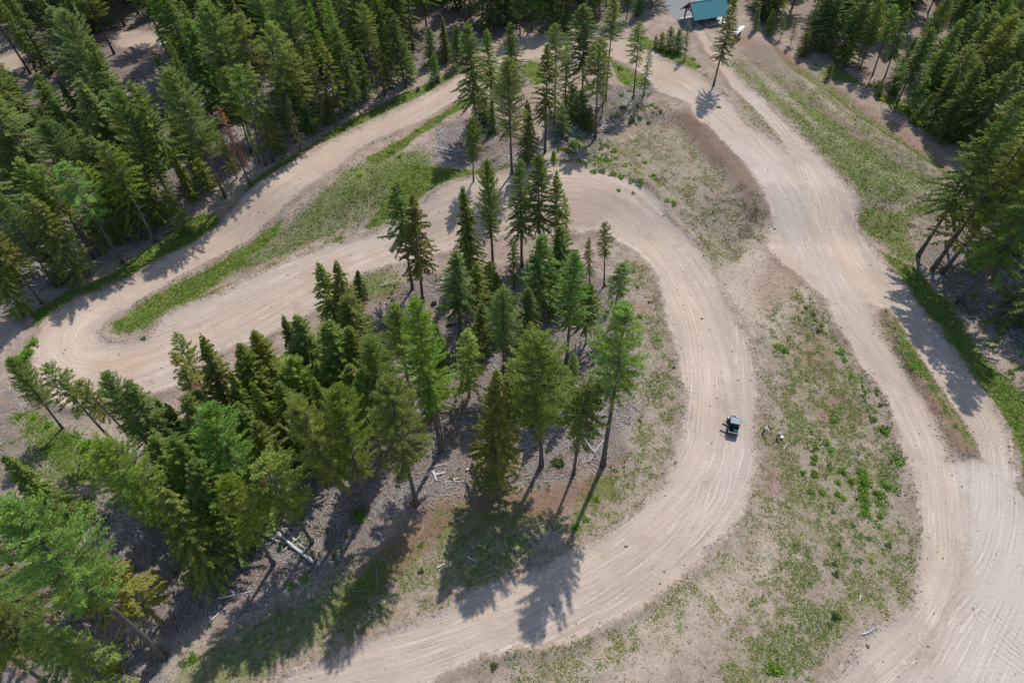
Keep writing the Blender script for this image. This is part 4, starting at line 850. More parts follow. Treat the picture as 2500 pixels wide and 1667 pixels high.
# ------------------------------------------------------------------ low vegetation (uncountable): tufts of weeds and grass
def blades_mesh(name, X, Y, Hh, Wd, nb, cols_mat, tint, spread=.5):
    """every tuft nb blades, each one bent triangle pair"""
    n = len(X); Zz = H(X, Y) - .02
    a = rng.random((n, nb)) * 2 * PI; ln = Hh[:, None] * rng.uniform(.55, 1.2, (n, nb)); sp = rng.uniform(.3, 1.2, (n, nb)) * spread
    dx, dy = np.cos(a), np.sin(a); up = np.sqrt(1 / (1 + sp ** 2)); out = sp * up
    bx_ = X[:, None] + dx * Wd[:, None] * .25; by_ = Y[:, None] + dy * Wd[:, None] * .25; bz = np.repeat(Zz[:, None], nb, 1)
    w = Wd[:, None] * rng.uniform(.35, .7, (n, nb)) * .5
    tx, ty, tz = bx_ + dx * out * ln, by_ + dy * out * ln, bz + up * ln
    mx, my, mz = bx_ + dx * out * ln * .5, by_ + dy * out * ln * .5, bz + up * ln * .62
    V = np.stack([np.stack([bx_, by_, bz], -1), np.stack([mx - dy * w, my + dx * w, mz], -1), np.stack([tx, ty, tz], -1), np.stack([mx + dy * w, my - dx * w, mz], -1)], 2).reshape(-1, 3)
    F = np.arange(len(V)).reshape(-1, 4)
    o = link_mesh(name, V, F, cols_mat)
    at_ = o.data.attributes.new('tint', 'FLOAT', 'FACE'); at_.data.foreach_set('value', np.repeat(tint, nb).astype(np.float32))
    return o
def weed_material(name, c1, c2, c3):
    t = NT(name); tint = t.attr('tint')
    c = t.mix(t.step(0, .55, tint), c1, c2); c = t.mix(t.step(.55, 1, tint), c, c3)
    return t.bsdf(c, .75, .15, trans=.25)
M_WEED = weed_material('weed_leaves', (.090, .160, .026), (.170, .225, .045), (.275, .275, .080))
M_GRASS = weed_material('grass_blades', (.100, .185, .022), (.180, .262, .040), (.275, .285, .080))
def scatter(n, dens, x0, x1, y0, y1):
    X = rng.uniform(x0, x1, n); Y = rng.uniform(y0, y1, n); d = dens(X, Y)
    k = rng.random(n) < d; return X[k], Y[k]
def in_view(X, Y, m=60):
    d0 = Y * _F[1] - ALT * _F[2]; uu = 1250 + X * FPX / d0; vv = 833.5 - (Y * _U[1] - ALT * _U[2]) * FPX / d0
    return (uu > -m) & (uu < 2500 + m) & (vv > -m) & (vv < 1667 + m)
def dens_weed(X, Y):
    p = .5 * fbm(X, Y, 3.2, 21) + .5 * fbm(X, Y, 1.1, 22) + .0; near = sst(150, 60, Y) * .75 + .25
    return np.clip(sample(Z['weeds'], X, Y) * sst(.42, .60, p) * 1.2 + .06 * (1 - sample(Z['litter'], X, Y)) * sst(.2, 1.2, sample(S_ALL, X, Y)), 0, 1) * near * in_view(X, Y) * sst(-.6, .5, sample(S_ALL, X, Y) + .0)
X, Y = scatter(1300000, dens_weed, -75, 100, 12, 160)
n = len(X); print('weeds', n)
tag(blades_mesh('meadow_weeds', X, Y, rng.uniform(.07, .20, n), rng.uniform(.16, .36, n), 3, M_WEED, np.clip(fbm(X, Y, 5, 4) * .9 + .05 + rng.normal(0, .25, n), 0, 1), 1.9), 'small yellow-green weeds dotted over the bare meadow soil', 'weeds', kind='stuff')
def dens_grass(X, Y):
    p = fbm(X, Y, 2.4, 23)
    return np.clip(sample(Z['grass'], X, Y) * sst(.25, .6, p + .25 * sample(Z['grass'], X, Y)), 0, 1) * in_view(X, Y) * (sst(170, 70, Y) * .7 + .3) * sst(-.2, .5, sample(S_ALL, X, Y))
X, Y = scatter(1100000, dens_grass, -110, 110, 12, 180)
n = len(X); print('grass', n)
tag(blades_mesh('verge_grass', X, Y, rng.uniform(.10, .28, n), rng.uniform(.14, .30, n), 3, M_GRASS, np.clip(fbm(X, Y, 4, 14) - .15 + rng.normal(0, .2, n), 0, 1), 1.4), 'short bright green grass along the verges and in the field', 'grass', kind='stuff')
# forest-floor greens: ferny undergrowth in the litter
def dens_und(X, Y): return np.clip(sample(Z['litter'], X, Y) * sst(.60, .72, fbm(X, Y, 4.5, 61)) * .5, 0, 1) * in_view(X, Y)
X, Y = scatter(150000, dens_und, -110, 120, 12, 180); n = len(X); print('under', n)
tag(blades_mesh('undergrowth', X, Y, rng.uniform(.2, .6, n), rng.uniform(.25, .55, n), 5, M_WEED, np.clip(rng.normal(.25, .2, n), 0, 1), 1.0), 'low green undergrowth on the forest floor', 'undergrowth', kind='stuff')

def dens_fern(X, Y): return np.clip(sample(Z['fern'], X, Y) * sst(.55, .66, .5 * fbm(X, Y, 2.4, 71) + .5 * fbm(X, Y, .9, 72)), 0, 1) * in_view(X, Y)
M_FERN = weed_material('fern_leaves', (.080, .185, .020), (.140, .260, .035), (.230, .310, .060))
X, Y = scatter(420000, dens_fern, -75, 100, 12, 165); n = len(X); print('fern', n)
tag(blades_mesh('bright_herbs', X, Y, rng.uniform(.18, .46, n), rng.uniform(.22, .5, n), 4, M_FERN, np.clip(rng.normal(.45, .25, n), 0, 1), 1.3), 'bright green low herbs in matted patches over the meadow', 'herbs', kind='stuff')

# ------------------------------------------------------------------ slash: dead twigs lying in the litter (uncountable)
def sticks(name, X, Y, L, R, ang, tilt, lift, mat):
    n = len(X); Zz = H(X, Y) + lift
    d = np.stack([np.cos(ang) * np.cos(tilt), np.sin(ang) * np.cos(tilt), np.sin(tilt)], 1)
    u = np.stack([-np.sin(ang), np.cos(ang), np.zeros(n)], 1); w = np.cross(d, u)
    bnd = rng.normal(0, .10, n)
    c = np.stack([X, Y, Zz], 1)
    rings = []
    for s, rr in ((-.5, 1.0), (.02, .8), (.5, .3)):
        p = c + d * (L * s)[:, None] + u * (bnd * L * (1 if s == .02 else 0))[:, None]
        for a in (0, 2 * PI / 3, 4 * PI / 3):
            rings.append(p + (R * rr)[:, None] * (math.cos(a) * u + math.sin(a) * w))
    V = np.stack(rings, 1).reshape(-1, 3); b = np.arange(n)[:, None] * 9
    q = []
    for s in range(2):
        for k in range(3): q.append(np.concatenate([b + s * 3 + k, b + s * 3 + (k + 1) % 3, b + s * 3 + 3 + (k + 1) % 3, b + s * 3 + 3 + k], 1))
    F = np.stack(q, 1).reshape(-1, 4)
    return link_mesh(name, V, F, mat)
def dens_twig(X, Y): return np.clip(sample(Z['litter'], X, Y) * (.15 + .95 * sst(.45, .66, fbm(X, Y, 5.5, 91))) + .012 * sample(Z['weeds'], X, Y), 0, 1) * in_view(X, Y) * sst(165, 120, Y)
X, Y = scatter(230000, dens_twig, -90, 115, 12, 165); n = len(X); print('twigs', n)
sw = vnoise(X, Y, 5, 66) * 2 * PI * 1.5
sc_ = 1 + Y / 160
tag(sticks('fallen_twigs', X, Y, rng.gamma(2.2, .36, n) + .2, rng.uniform(.014, .036, n) * sc_, sw + rng.normal(0, .7, n), rng.normal(.02, .09, n), rng.uniform(.02, .22, n), M_DEAD), 'silver-grey dead twigs and chips littering the forest floor', 'slash', kind='stuff')

# ------------------------------------------------------------------ loose stones and clods along the road shoulders (uncountable)
def dens_stone(X, Y):
    s = sample(S_ALL, X, Y); return np.clip(np.exp(-((s - .1) / .9) ** 2) * .55 * sst(.35, .65, fbm(X, Y, 3.5, 55)) + .02 * (s < 0), 0, 1) * in_view(X, Y) * sst(150, 80, Y)
X, Y = scatter(150000, dens_stone, -75, 95, 12, 150); n = len(X); print('stones', n)
R_s = rng.gamma(2.0, .028, n) + .03; Zs = H(X, Y)
oct_ = np.array([[1, 0, 0], [0, 1, 0], [-1, 0, 0], [0, -1, 0], [0, 0, .75], [0, 0, -.6]], float)
V = np.stack([X, Y, Zs + R_s * .2], 1)[:, None, :] + oct_[None] * R_s[:, None, None] * rng.uniform(.6, 1.3, (n, 6, 1))
ca, sa_ = np.cos(rng.random(n) * 6.28), np.sin(rng.random(n) * 6.28)
F = np.array([[0, 1, 4], [1, 2, 4], [2, 3, 4], [3, 0, 4], [1, 0, 5], [2, 1, 5], [3, 2, 5], [0, 3, 5]])
st_o = link_mesh('loose_stones', V.reshape(-1, 3), (F[None] + np.arange(n)[:, None, None] * 6).reshape(-1, 3), plain('dirt_clods', (.25, .185, .14), .95, .05, 0, .5, .7))
tag(st_o, 'loose stones and dirt clods strewn along the track shoulders', 'stones', kind='stuff')
# ------------------------------------------------------------------ fallen logs, poles and big branches
def log_px(u1, v1, u2, v2, r, label, mat=None, lift=(0.0, 0.0), name='fallen_log', bend=.06, stubs=0):
    a = at(u1, v1); b = at(u2, v2); a.z += r * .8 + lift[0]; b.z += r * .8 + lift[1]
    d = b - a; side = Vector((-d.y, d.x, 0)).normalized() * d.length * random.uniform(-bend, bend)
    P = [a + d * s + side * math.sin(PI * s) * 1.0 - Vector((0, 0, 1)) * 0 for s in np.linspace(0, 1, 7)]
    P = [p - a for p in P]
    acc = Acc(); acc.tube(np.array([tuple(p) for p in P]), [r * (1 - .45 * s) for s in np.linspace(0, 1, 7)], 8)
    for _ in range(stubs):
        s = random.uniform(.25, .95); o = np.array(tuple(d)) * s; ang = random.random() * 2 * PI; L = random.uniform(.5, 1.6)
        e = o + np.array([math.cos(ang) * L, math.sin(ang) * L, abs(random.gauss(.1, .2)) * L])
        acc.tube([o, (o + e) / 2, e], [r * .22, r * .16, .012], 3)
    me = acc.mesh(name, mat or M_DEAD, False); o = bpy.data.objects.new(name, me); COL.objects.link(o); o.location = a
    return tag(o, label, 'log' if name == 'fallen_log' else 'branch', 'fallen logs and branches')
DKW = bark_material('dark_fallen_bark', (.060, .050, .046), (.15, .13, .12))
LOGS = [
 (766, 1373, 628, 1249, .21, 'long pale log leaning across the slash pile in the lower left clearing', None, (0, 1.2), 6), (674, 1297, 617, 1278, .07, 'thin orange-brown pole beside the long pale log at lower left', None, (0, .3), 0),
 (532, 1460, 617, 1443, .12, 'curved grey branch lying on shaded litter below the cedars at lower left', None, (0, 0), 3), (511, 1519, 553, 1483, .12, 'split grey log near the lower left verge grass', None, (0, 0), 0),
 (1089, 796, 1164, 781, .20, 'dark fallen trunk lying behind a fir stem in the central grove', DKW, (0, .5), 4), (1041, 1163, 1054, 1149, .26, 'short thick sawn log at the foot of the larch', None, (0, 0), 0),
 (1057, 1152, 1065, 1174, .20, 'sawn log pointing down between two other cut logs', None, (0, 0), 0), (1064, 1160, 1087, 1155, .22, 'thick sawn log lying level right of the cut log pair', None, (0, 0), 0),
 (1107, 1173, 1119, 1168, .17, 'small pale log block left of the big olive cedar', None, (0, 0), 0), (1139, 1148, 1149, 1145, .20, 'blue-grey log block beside the big olive cedar', None, (0, 0), 0),
 (1052, 1141, 1091, 1133, .10, 'slim white pole above the sawn logs', None, (0, 0), 0), (1088, 1175, 1138, 1174, .08, 'thin straight pole left of the olive cedar foot', None, (0, 0), 2),
 (1176, 1190, 1204, 1193, .10, 'grey pole below the foot of the olive cedar', None, (0, 0), 0), (1172, 1165, 1173, 1189, .09, 'upright-lying pole under the olive cedar', None, (0, 0), 0),
 (1069, 1000, 1085, 1080, .08, 'long thin white pole right of the larch stem', None, (0, .8), 0), (1464, 284, 1485, 323, .09, 'leaning white pole in the upper grove slash', None, (1.6, 0), 1),
 (1457, 323, 1490, 325, .10, 'dark log at the foot of the leaning white pole', DKW, (0, 0), 1), (1510, 314, 1480, 340, .08, 'bare white branch near the lone thin conifer foot', None, (0, 0), 3),
 (2044, 142, 2053, 168, .20, 'bent white log at the right forest edge', None, (0, .2), 0), (2180, 321, 2195, 318, .12, 'short white log on the grassy bank', None, (0, 0), 0),
 (2073, 262, 2078, 250, .07, 'thin white stick on the grassy bank, upper one', None, (0, 0), 0), (2283, 659, 2286, 692, .09, 'crooked white branch below the leaning grove', None, (0, 0), 2),
 (1978, 698, 1982, 711, .10, 'white stub log at the road junction', None, (0, 0), 0), (2010, 729, 2016, 727, .08, 'tiny white log at the left edge of the straight road', None, (0, 0), 0),
 (1622, 1052, 1632, 1070, .07, 'white stick on the weedy strip inside the bend', None, (0, 0), 0), (1585, 880, 1589, 892, .08, 'small white stick on the weedy strip, upper one', None, (0, 0), 0),
 (1067, 1386, 1087, 1375, .14, 'grey split log on the red bank below the grove', None, (0, 0), 1), (1141, 1359, 1165, 1370, .09, 'pale curved branch in the tree shadow by the bend', None, (0, 0), 1),
 (1108, 1269, 1141, 1256, .07, 'thin bent branch on the red soil below the cedar', None, (0, 0), 1), (2104, 1548, 2135, 1531, .09, 'forked grey branch at the lower tip of the right meadow', None, (0, 0), 3),
 (1913, 1097, 1919, 1085, .08, 'white stick right of the person with the bucket', None, (0, 0), 0), (2101, 1452, 2099, 1466, .10, 'short white log in the right meadow', None, (0, 0), 0),
 (1868, 785, 1871, 797, .09, 'white chip log at the junction weeds', None, (0, 0), 0), (1736, 1322, 1738, 1334, .08, 'white stick at the outer edge of the bend', None, (0, 0), 0),
 (1457, 789, 1484, 781, .16, 'dark upturned root log at the right edge of the grove', DKW, (0, .4), 3), (930, 700, 975, 690, .10, 'bare fallen top with bleached branches left of the fir pair', None, (.2, .6), 9),
 (940, 740, 1000, 748, .09, 'second bleached treetop lying below the first', None, (.1, .3), 9), (1430, 1075, 1455, 1110, .10, 'bleached branchy top beside the tall grey-green pine', None, (0, .4), 10),
 (1480, 1070, 1440, 1130, .08, 'second bleached branchy top near the tall pine', None, (0, .3), 10), (640, 1300, 700, 1330, .10, 'grey fan of dead branches in the lower left slash', None, (.1, .4), 12),
 (700, 1290, 745, 1340, .12, 'pale log heap piece under the long pale log', None, (0, .1), 4), (690, 1345, 735, 1310, .11, 'crossed pale log in the lower left slash heap', None, (0, .2), 3),
 (1060, 360, 1130, 372, .11, 'grey log half hidden at the left of the upper grove', None, (0, .2), 6), (1180, 395, 1220, 380, .09, 'bleached branches in the upper grove slash', None, (0, .2), 9),
 (2380, 620, 2440, 650, .10, 'pale fallen stem in the right roadside grove', None, (0, .3), 7), (2330, 560, 2360, 575, .09, 'grey branch pile piece behind the leaning grove', None, (0, .2), 7),
 (880, 360, 960, 300, .10, 'grey fallen stem at the left forest edge', None, (0, .3), 6) if False else (900, 262, 960, 250, .10, 'grey fallen stem at the left forest edge', DKW, (0, .2), 6),
]
for u1, v1, u2, v2, r, lb, mt, lf, st in LOGS: log_px(u1, v1, u2, v2, r, lb, mt, lf, stubs=st)
def stump(u, v, r, h, label):
    p = at(u, v); acc = Acc(); a = np.arange(10) * 2 * PI / 10; rr = 1 + rng.normal(0, .08, 10)
    V = []; 
    for z, k in ((-.1, 1.45), (.08, 1.2), (h * .6, 1.0), (h, .95)):
        V += [(math.cos(q) * r * k * w, math.sin(q) * r * k * w, z + (random.uniform(-.05, .08) if z == h else 0)) for q, w in zip(a, rr)]
    V.append((0, 0, h)); F = []
    for s in range(3):
        for k in range(10): F.append((s * 10 + k, s * 10 + (k + 1) % 10, s * 10 + 10 + (k + 1) % 10, s * 10 + 10 + k))
    for k in range(10): F.append((30 + k, 30 + (k + 1) % 10, 40, 30 + k))
    me = bmesh_from('tree_stump', np.array(V), np.array(F), DKW); o = bpy.data.objects.new('tree_stump', me); COL.objects.link(o); o.location = p
    tag(o, label, 'stump', 'tree stumps')
stump(1021, 222, .35, .9, 'dark stump at the left forest edge, left one'); stump(1070, 199, .4, 1.1, 'dark stump beside the small fir at the forest edge')
stump(1060, 741, .4, .8, 'blackened stump left of the central grove firs'); stump(1480, 770, .35, 1.4, 'tall dark broken stump right of the big larch')
stump(2330, 560, .3, .6, 'low dark stump in the right roadside grove')

# ------------------------------------------------------------------ shrubs, each one a plant of its own
def shrub_mesh(seed, nl=170, flat=.75):
    r = np.random.default_rng(seed); acc = Acc()
    n = nl; d = unit(r.normal(0, 1, (n, 3))); d[:, 2] = np.abs(d[:, 2]); rad = r.uniform(.25, 1, n) ** .6
    lob = 1 + .35 * np.sin(np.arctan2(d[:, 1], d[:, 0]) * 3 + r.random() * 6)
    base = d * rad[:, None] * lob[:, None] * np.array([.5, .5, .62 * flat])
    dd = unit(d + r.normal(0, .5, (n, 3)) + [0, 0, .35]); sv = unit(np.cross(dd, r.normal(0, 1, (n, 3))))
    kites(acc, base, dd, sv, r.uniform(.16, .36, n), r.uniform(.10, .20, n), r.random(n))
    for _ in range(7):
        a = r.random() * 6.28; e = np.array([math.cos(a) * .35, math.sin(a) * .35, .4])
        V, F = tube_np([np.array([0, 0, -.05]), e * .5 + [0, 0, .06], e], [.02, .015, .006], 3)
        acc.add(V, F, np.full(len(F), .1))
    return acc.mesh('shrub', M_FOL)
SHR = [shrub_mesh(s) for s in (1, 2, 3, 4)]
SHRUBS = []
def rpx(k, x, y):
    ox, oy = {1: (0, 0), 2: (833, 0), 3: (1666, 0), 4: (0, 556), 5: (833, 556), 6: (1666, 556), 7: (0, 1111), 8: (833, 1111), 9: (1666, 1111)}[k]
    return ox + x * .3546, oy + y * .3546
SC = {'g': (.155, .320, .045), 'b': (.145, .220, .115), 'y': (.330, .370, .045), 'd': (.085, .165, .055)}
SPEC = {
 'in the right meadow': (9, 'g830,120,.7 g910,130,1.1 g880,250,.9 g960,255,.8 g1070,270,.8 g1100,110,1.0 g1165,180,.9 g1230,120,1.2 g1245,180,1.3 g1235,240,1.1 g1260,300,.9 g1260,400,1.1 g1350,330,.9 g1380,200,1.1 g1420,220,.8 g1330,260,.7 g1380,280,.8 g1070,190,.8 g1110,300,.7 g620,1480,1.0 g670,1480,.8 b1040,390,.6 b1175,485,.6 b1285,575,.7 b1420,620,.7 b1080,615,.5 b1225,725,.6 b1045,745,.6 d1055,820,.7 d1055,1110,.9 b1020,1170,.6 g910,20,.9 g1500,60,1.0 g1480,20,.8 g1250,350,.8 g900,60,.7'),
 'along the left bank of the straight road': (6, 'b850,550,.7 b900,600,.7 b915,640,.6 b955,675,.7 b935,705,.8 d1310,1320,.9 g1040,1330,.8 g1165,1020,.9 g1390,1410,1.0 g1085,860,1.1 g1590,960,.9 g1370,1390,.8 g990,1480,.9 g1020,1530,.9 d1360,1225,.7 g1115,915,.8'),
 'on the slope below the upper grove': (2, 'g1600,1000,1.9 g1570,1045,1.3 g1670,1020,1.2 g1700,1065,1.1 g1880,1040,1.3 g1890,1090,.8 g1770,1095,1.1 g1750,1075,.8 g1690,1130,.8 g1740,1185,1.2 g1800,1180,1.3 g1870,1200,1.3 g1930,1220,1.2 g2000,1245,1.2 g2060,1265,1.4 g1950,1150,1.1 g2090,1120,.9 g2050,1070,.7 d2150,1210,.8 b1910,1310,.7 b2010,1330,.6 g2240,1380,1.0 g2290,1400,1.1 g1960,570,1.1 g1990,630,1.1 g1930,660,1.1 g1940,740,1.2 g1460,1100,1.2 d2060,800,1.0 b2120,830,1.0 b2000,830,1.2 g1640,1110,.9'),
 'on the grass island between the track legs': (2, 'g350,1050,1.2 g400,1080,.8 g130,1210,1.0 b210,1190,.7 b700,1240,.8 b620,1300,.8 g520,900,.8'),
 'on the red bank below the central grove': (8, 'g550,620,.7 d550,800,.7 g125,430,1.6 g1610,490,1.1 g1680,440,1.0 d1050,1450,.8 g1760,300,.9 d1490,50,1.6'),
 'among the trees at lower left': (7, 'y760,1480,2.2 y440,960,1.9 g600,400,2.2 g540,360,1.8 b1260,1430,.9 y2060,440,1.2 g470,300,1.2 g1330,1400,1.1 g2100,850,.9 g2000,900,1.0'),
 'outside the left hairpin': (4, 'g160,900,2.0 g240,790,1.3 g200,860,1.2 g600,1500,1.8 g130,1300,1.0 g230,1310,1.0 g330,1360,1.2 b990,760,.7'),
 'near the shelter and the right forest edge': (3, 'g75,410,1.2 y1340,600,1.7 g1290,590,1.2 g1480,740,1.4 y1370,690,1.3 g250,740,.9 g110,460,1.0 g920,450,1.0'),
 'inside the bend right of the central grove': (5, 'g2040,410,.7 d2120,515,.6 g2055,615,.8 g2180,775,.7 d2290,965,.5 b2010,300,.8'),
 'in the right roadside grove': (6, 'b2220,590,1.1 g2160,660,1.0 g2180,720,1.1 g2010,460,1.0 g660,820,1.2 g710,850,1.0'),
}
SADJ = {'g': 'bright green leafy shrub', 'b': 'grey-green small shrub', 'y': 'yellow-green bush', 'd': 'dark green low shrub'}
for wh, (k, s) in SPEC.items():
    per = {}
    for q in s.split():
        c = q[0]; x, y, r_ = map(float, q[1:].split(',')); per.setdefault(c, []).append((x, y, r_))
    for c, lst in per.items():
        lst.sort()
        for i, (x, y, r_) in enumerate(lst):
            p = at(*rpx(k, x, y)); o = bpy.data.objects.new('shrub', random.choice(SHR)); COL.objects.link(o)
            o.location = p; o.rotation_euler = (0, 0, random.random() * 6.28); o.scale = (r_ * 1.05, r_ * random.uniform(.85, 1.1), r_ * random.uniform(.55, .8))
            j = random.uniform(.85, 1.15); o.color = (SC[c][0] * j, SC[c][1] * j, SC[c][2] * j, 1)
            od = ordinal(i, len(lst)); tag(o, f'{SADJ[c]} {wh}' + ('' if od == 'only' else f', {od}'), 'shrub', 'shrubs ' + wh)

# ------------------------------------------------------------------ box and prism helpers for built things
def boxes(name, items, mat, parent=None, bevel=.01):
    """items: (cx,cy,cz,sx,sy,sz[,rotation Matrix])"""
    bm = bmesh.new()
    for it in items:
        M = Matrix.Translation(it[:3]) @ (it[6].to_4x4() if len(it) > 6 else Matrix.Identity(4)) @ Matrix.Diagonal((it[3], it[4], it[5], 1))
        bmesh.ops.create_cube(bm, size=1.0, matrix=M)
    if bevel: bmesh.ops.bevel(bm, geom=bm.edges[:], offset=bevel, segments=1, affect='EDGES', clamp_overlap=True)
    me = bpy.data.meshes.new(name); bm.to_mesh(me); bm.free(); me.materials.append(mat)
    o = bpy.data.objects.new(name, me); COL.objects.link(o)
    if parent is not None: o.parent = parent
    return o
def bars(name, segs, r, mat, parent=None, n=8):
    acc = Acc()
    for a, b in segs: acc.tube(np.array([a, b], float), [r, r], n)
    o = bpy.data.objects.new(name, acc.mesh(name, mat)); COL.objects.link(o)
    if parent is not None: o.parent = parent
    return o
def poly_obj(name, V, F, mat, parent=None):
    me = bpy.data.meshes.new(name); me.from_pydata([tuple(v) for v in V], [], F); me.materials.append(mat)
    o = bpy.data.objects.new(name, me); COL.objects.link(o)
    if parent is not None: o.parent = parent
    return o

# ------------------------------------------------------------------ picnic shelter with a teal metal roof
M_TEAL = plain('teal_roof_metal', (.075, .245, .255), .42, .4, .1, .08, 1.5); M_TIMBER = plain('brown_timber', (.20, .070, .030), .75, .2, 0, .25, 5, .01)
M_CONC = plain('pale_concrete', (.44, .43, .41), .9, .1, 0, .12, 2.0, .01); M_DARKM = plain('dark_green_metal', (.02, .045, .04), .5, .4)
fl = at(1694.6, 64.3)
A_ = Vector((.948, .317, 0)); N_ = Vector((-.317, .948, 0)); ang = math.atan2(A_.y, A_.x)
LX, LY = 8.6, 5.3
c = fl + A_ * (LX / 2) + N_ * (LY / 2); zs = float(H(c.x, c.y))
SHL = empty('picnic_shelter', (c.x, c.y, zs), ang); tag(SHL, 'open timber picnic shelter with a teal metal gable roof on concrete', 'shelter')
boxes('concrete_slab', [(.3, 0, .03, LX + 2.6, LY + 1.6, .22)], M_CONC, SHL, .02)
EV, RG = 2.85, 5.05
for sx in (-1, 0, 1):
    for sy in (-1, 1): boxes('post', [(sx * LX / 2, sy * LY / 2, EV / 2 + .1, .32, .32, EV)], M_TIMBER, SHL, .02)
for sy in (-1, 1): boxes('eave_beam', [(0, sy * LY / 2, EV + .12, LX + 1.6, .26, .34)], M_TIMBER, SHL)
slope = math.atan2(RG - EV, LY / 2); half = (LY / 2 + 1.15) / math.cos(slope)
for sx in (-1, 0, 1):
    x = sx * (LX / 2 + .0)
    boxes('truss', [(x, 0, EV + .16, .2, LY, .28), (x, 0, (EV + RG) / 2 + .1, .2, .2, RG - EV - .2)] +
          [(x + .004, sy * (LY / 4), (EV + RG) / 2 + .05, .18, LY / 2 / math.cos(slope), .24, Matrix.Rotation(-sy * slope, 3, 'X')) for sy in (-1, 1)] +
          [(x + .008, sy * (LY / 2 - .55), EV - .45, .14, .16, 1.5, Matrix.Rotation(sy * math.radians(45), 3, 'X')) for sy in (-1, 1)], M_TIMBER, SHL)
RL = LX + 2.2
for sy in (-1, 1):
    cy = sy * half / 2 * math.cos(slope); cz = RG + .33 - half / 2 * math.sin(slope)
    R_ = Matrix.Rotation(-sy * slope, 3, 'X')
    rp = boxes('roof_panel', [(0, cy, cz, RL, half, .10, R_)], M_TEAL, SHL, .01)
    for i in range(19):
        x = -RL / 2 + .15 + i * (RL - .3) / 18
        off = R_ @ Vector((0, 0, .075)); boxes('roof_seam', [(x, cy + off.y, cz + off.z, .05, half - .02, .06, R_)], M_TEAL, rp, 0)
boxes('ridge_cap', [(0, 0, RG + .40, RL + .04, .34, .06)], M_TEAL, SHL)
boxes('fascia', [(s * (RL / 2 + .02), sy * half / 2 * math.cos(slope), RG + .18 - half / 2 * math.sin(slope), .05, half, .22, Matrix.Rotation(-sy * slope, 3, 'X')) for s in (-1, 1) for sy in (-1, 1)], M_TIMBER, SHL, 0)
def picnic_table(x, y, rz, label):
    w = SHL.matrix_basis @ Vector((x, y, .14)); r = empty('picnic_table', w, ang + rz); tag(r, label, 'table', 'tables under the shelter roof')
    for i in range(5): boxes('top_plank', [(0, -.30 + i * .15, .74, 1.9, .14, .045)], M_DARKM, r, .005)
    for s in (-1, 1):
        boxes('bench', [(0, s * .70, .44, 1.9, .26, .045)], M_DARKM, r, .005)
        boxes('leg_frame', [(s * .65, 0, .40, .07, 1.4, .07), (s * .65, .28, .37, .07, .07, .80, Matrix.Rotation(math.radians(22), 3, 'X')), (s * .65, -.28, .37, .07, .07, .80, Matrix.Rotation(math.radians(-22), 3, 'X'))], M_DARKM, r, .004)
picnic_table(-1.5, -1.2, .25, 'dark picnic table under the shelter, nearer the left post'); picnic_table(2.0, -1.3, -.1, 'dark picnic table under the shelter, nearer the right end')
boxes('bench', [], M_CONC) if False else None
# bench-shaped block added to stand for the sunlit right end of the slab
w = SHL.matrix_basis @ Vector((LX / 2 - .6, -.6, .14)); BN = empty('sunlit_slab_stand_in', w, ang + PI / 2); tag(BN, 'pale concrete block standing in for the sunlit right end of the shelter slab', 'bench')
boxes('seat', [(0, 0, .43, 3.0, .5, .12)], M_CONC, BN, .01); [boxes('leg', [(s * 1.2, 0, .18, .25, .42, .36)], M_CONC, BN, .01) for s in (-1, 1)]

# ------------------------------------------------------------------ notice board with a little white roof
M_OCHRE = plain('ochre_boards', (.34, .165, .040), .7, .2, 0, .25, 3, .005); M_WROOF = plain('white_roof_metal', (.62, .64, .67), .7, .2)
k1, k2 = at(1788, 104.5), at(1807, 88)
d = (k2 - k1); Lk = d.length; mid = (k1 + k2) / 2
KB = empty('notice_board', mid, math.atan2(d.y, d.x)); tag(KB, 'ochre wooden notice board with a narrow white roof by the shelter', 'notice board')
for s in (-1, 1): boxes('post', [(s * Lk / 2 * .92, 0, 1.1, .16, .16, 2.3)], M_OCHRE, KB)
for i in range(9): boxes('board_plank', [(0, -.02 if i % 2 else 0, .25 + i * .205, Lk * .96, .06, .2)], M_OCHRE, KB, .006)
for s in (-1, 1): boxes('roof_panel', [(0, s * .30, 2.38, Lk + .5, .68, .05, Matrix.Rotation(-s * math.radians(24), 3, 'X'))], M_WROOF, KB, .004)

# ------------------------------------------------------------------ side-by-side utility vehicle
M_BODY = plain('dark_vehicle_paint', (.045, .052, .062), .38, .5, 0, .1); M_BLACK = plain('black_plastic', (.018, .018, .020), .6, .3); M_ROOFP = plain('blue_grey_roof_panel', (.25, .29, .335), .85, .08, 0, .06)
M_SILV = plain('silver_trim', (.40, .43, .46), .7, .2, .0); M_TYRE = plain('tyre_rubber', (.022, .021, .020), .9, .1); M_RIM = plain('rim_metal', (.10, .10, .11), .4, .5, .6)
M_SEAT = plain('seat_vinyl', (.03, .03, .033), .6, .3); M_COOL = plain('teal_cooler', (.10, .36, .36), .5, .4); M_BROWN = plain('brown_gear', (.085, .050, .040), .8, .2)
gt = NT('vehicle_glass'); M_GLASS = gt.bsdf((.10, .13, .14), .05, .6); gt.n['Principled BSDF'].inputs['Transmission Weight'].default_value = .8 if 'Principled BSDF' in gt.n else 0
vc = Vector((32.0, 48.65, float(H(32.0, 48.65)))); vh = math.atan2(.97, .25)
UV = empty('utility_vehicle', vc, vh); tag(UV, 'black side-by-side utility vehicle with grey roof and open driver door on the track', 'vehicle')
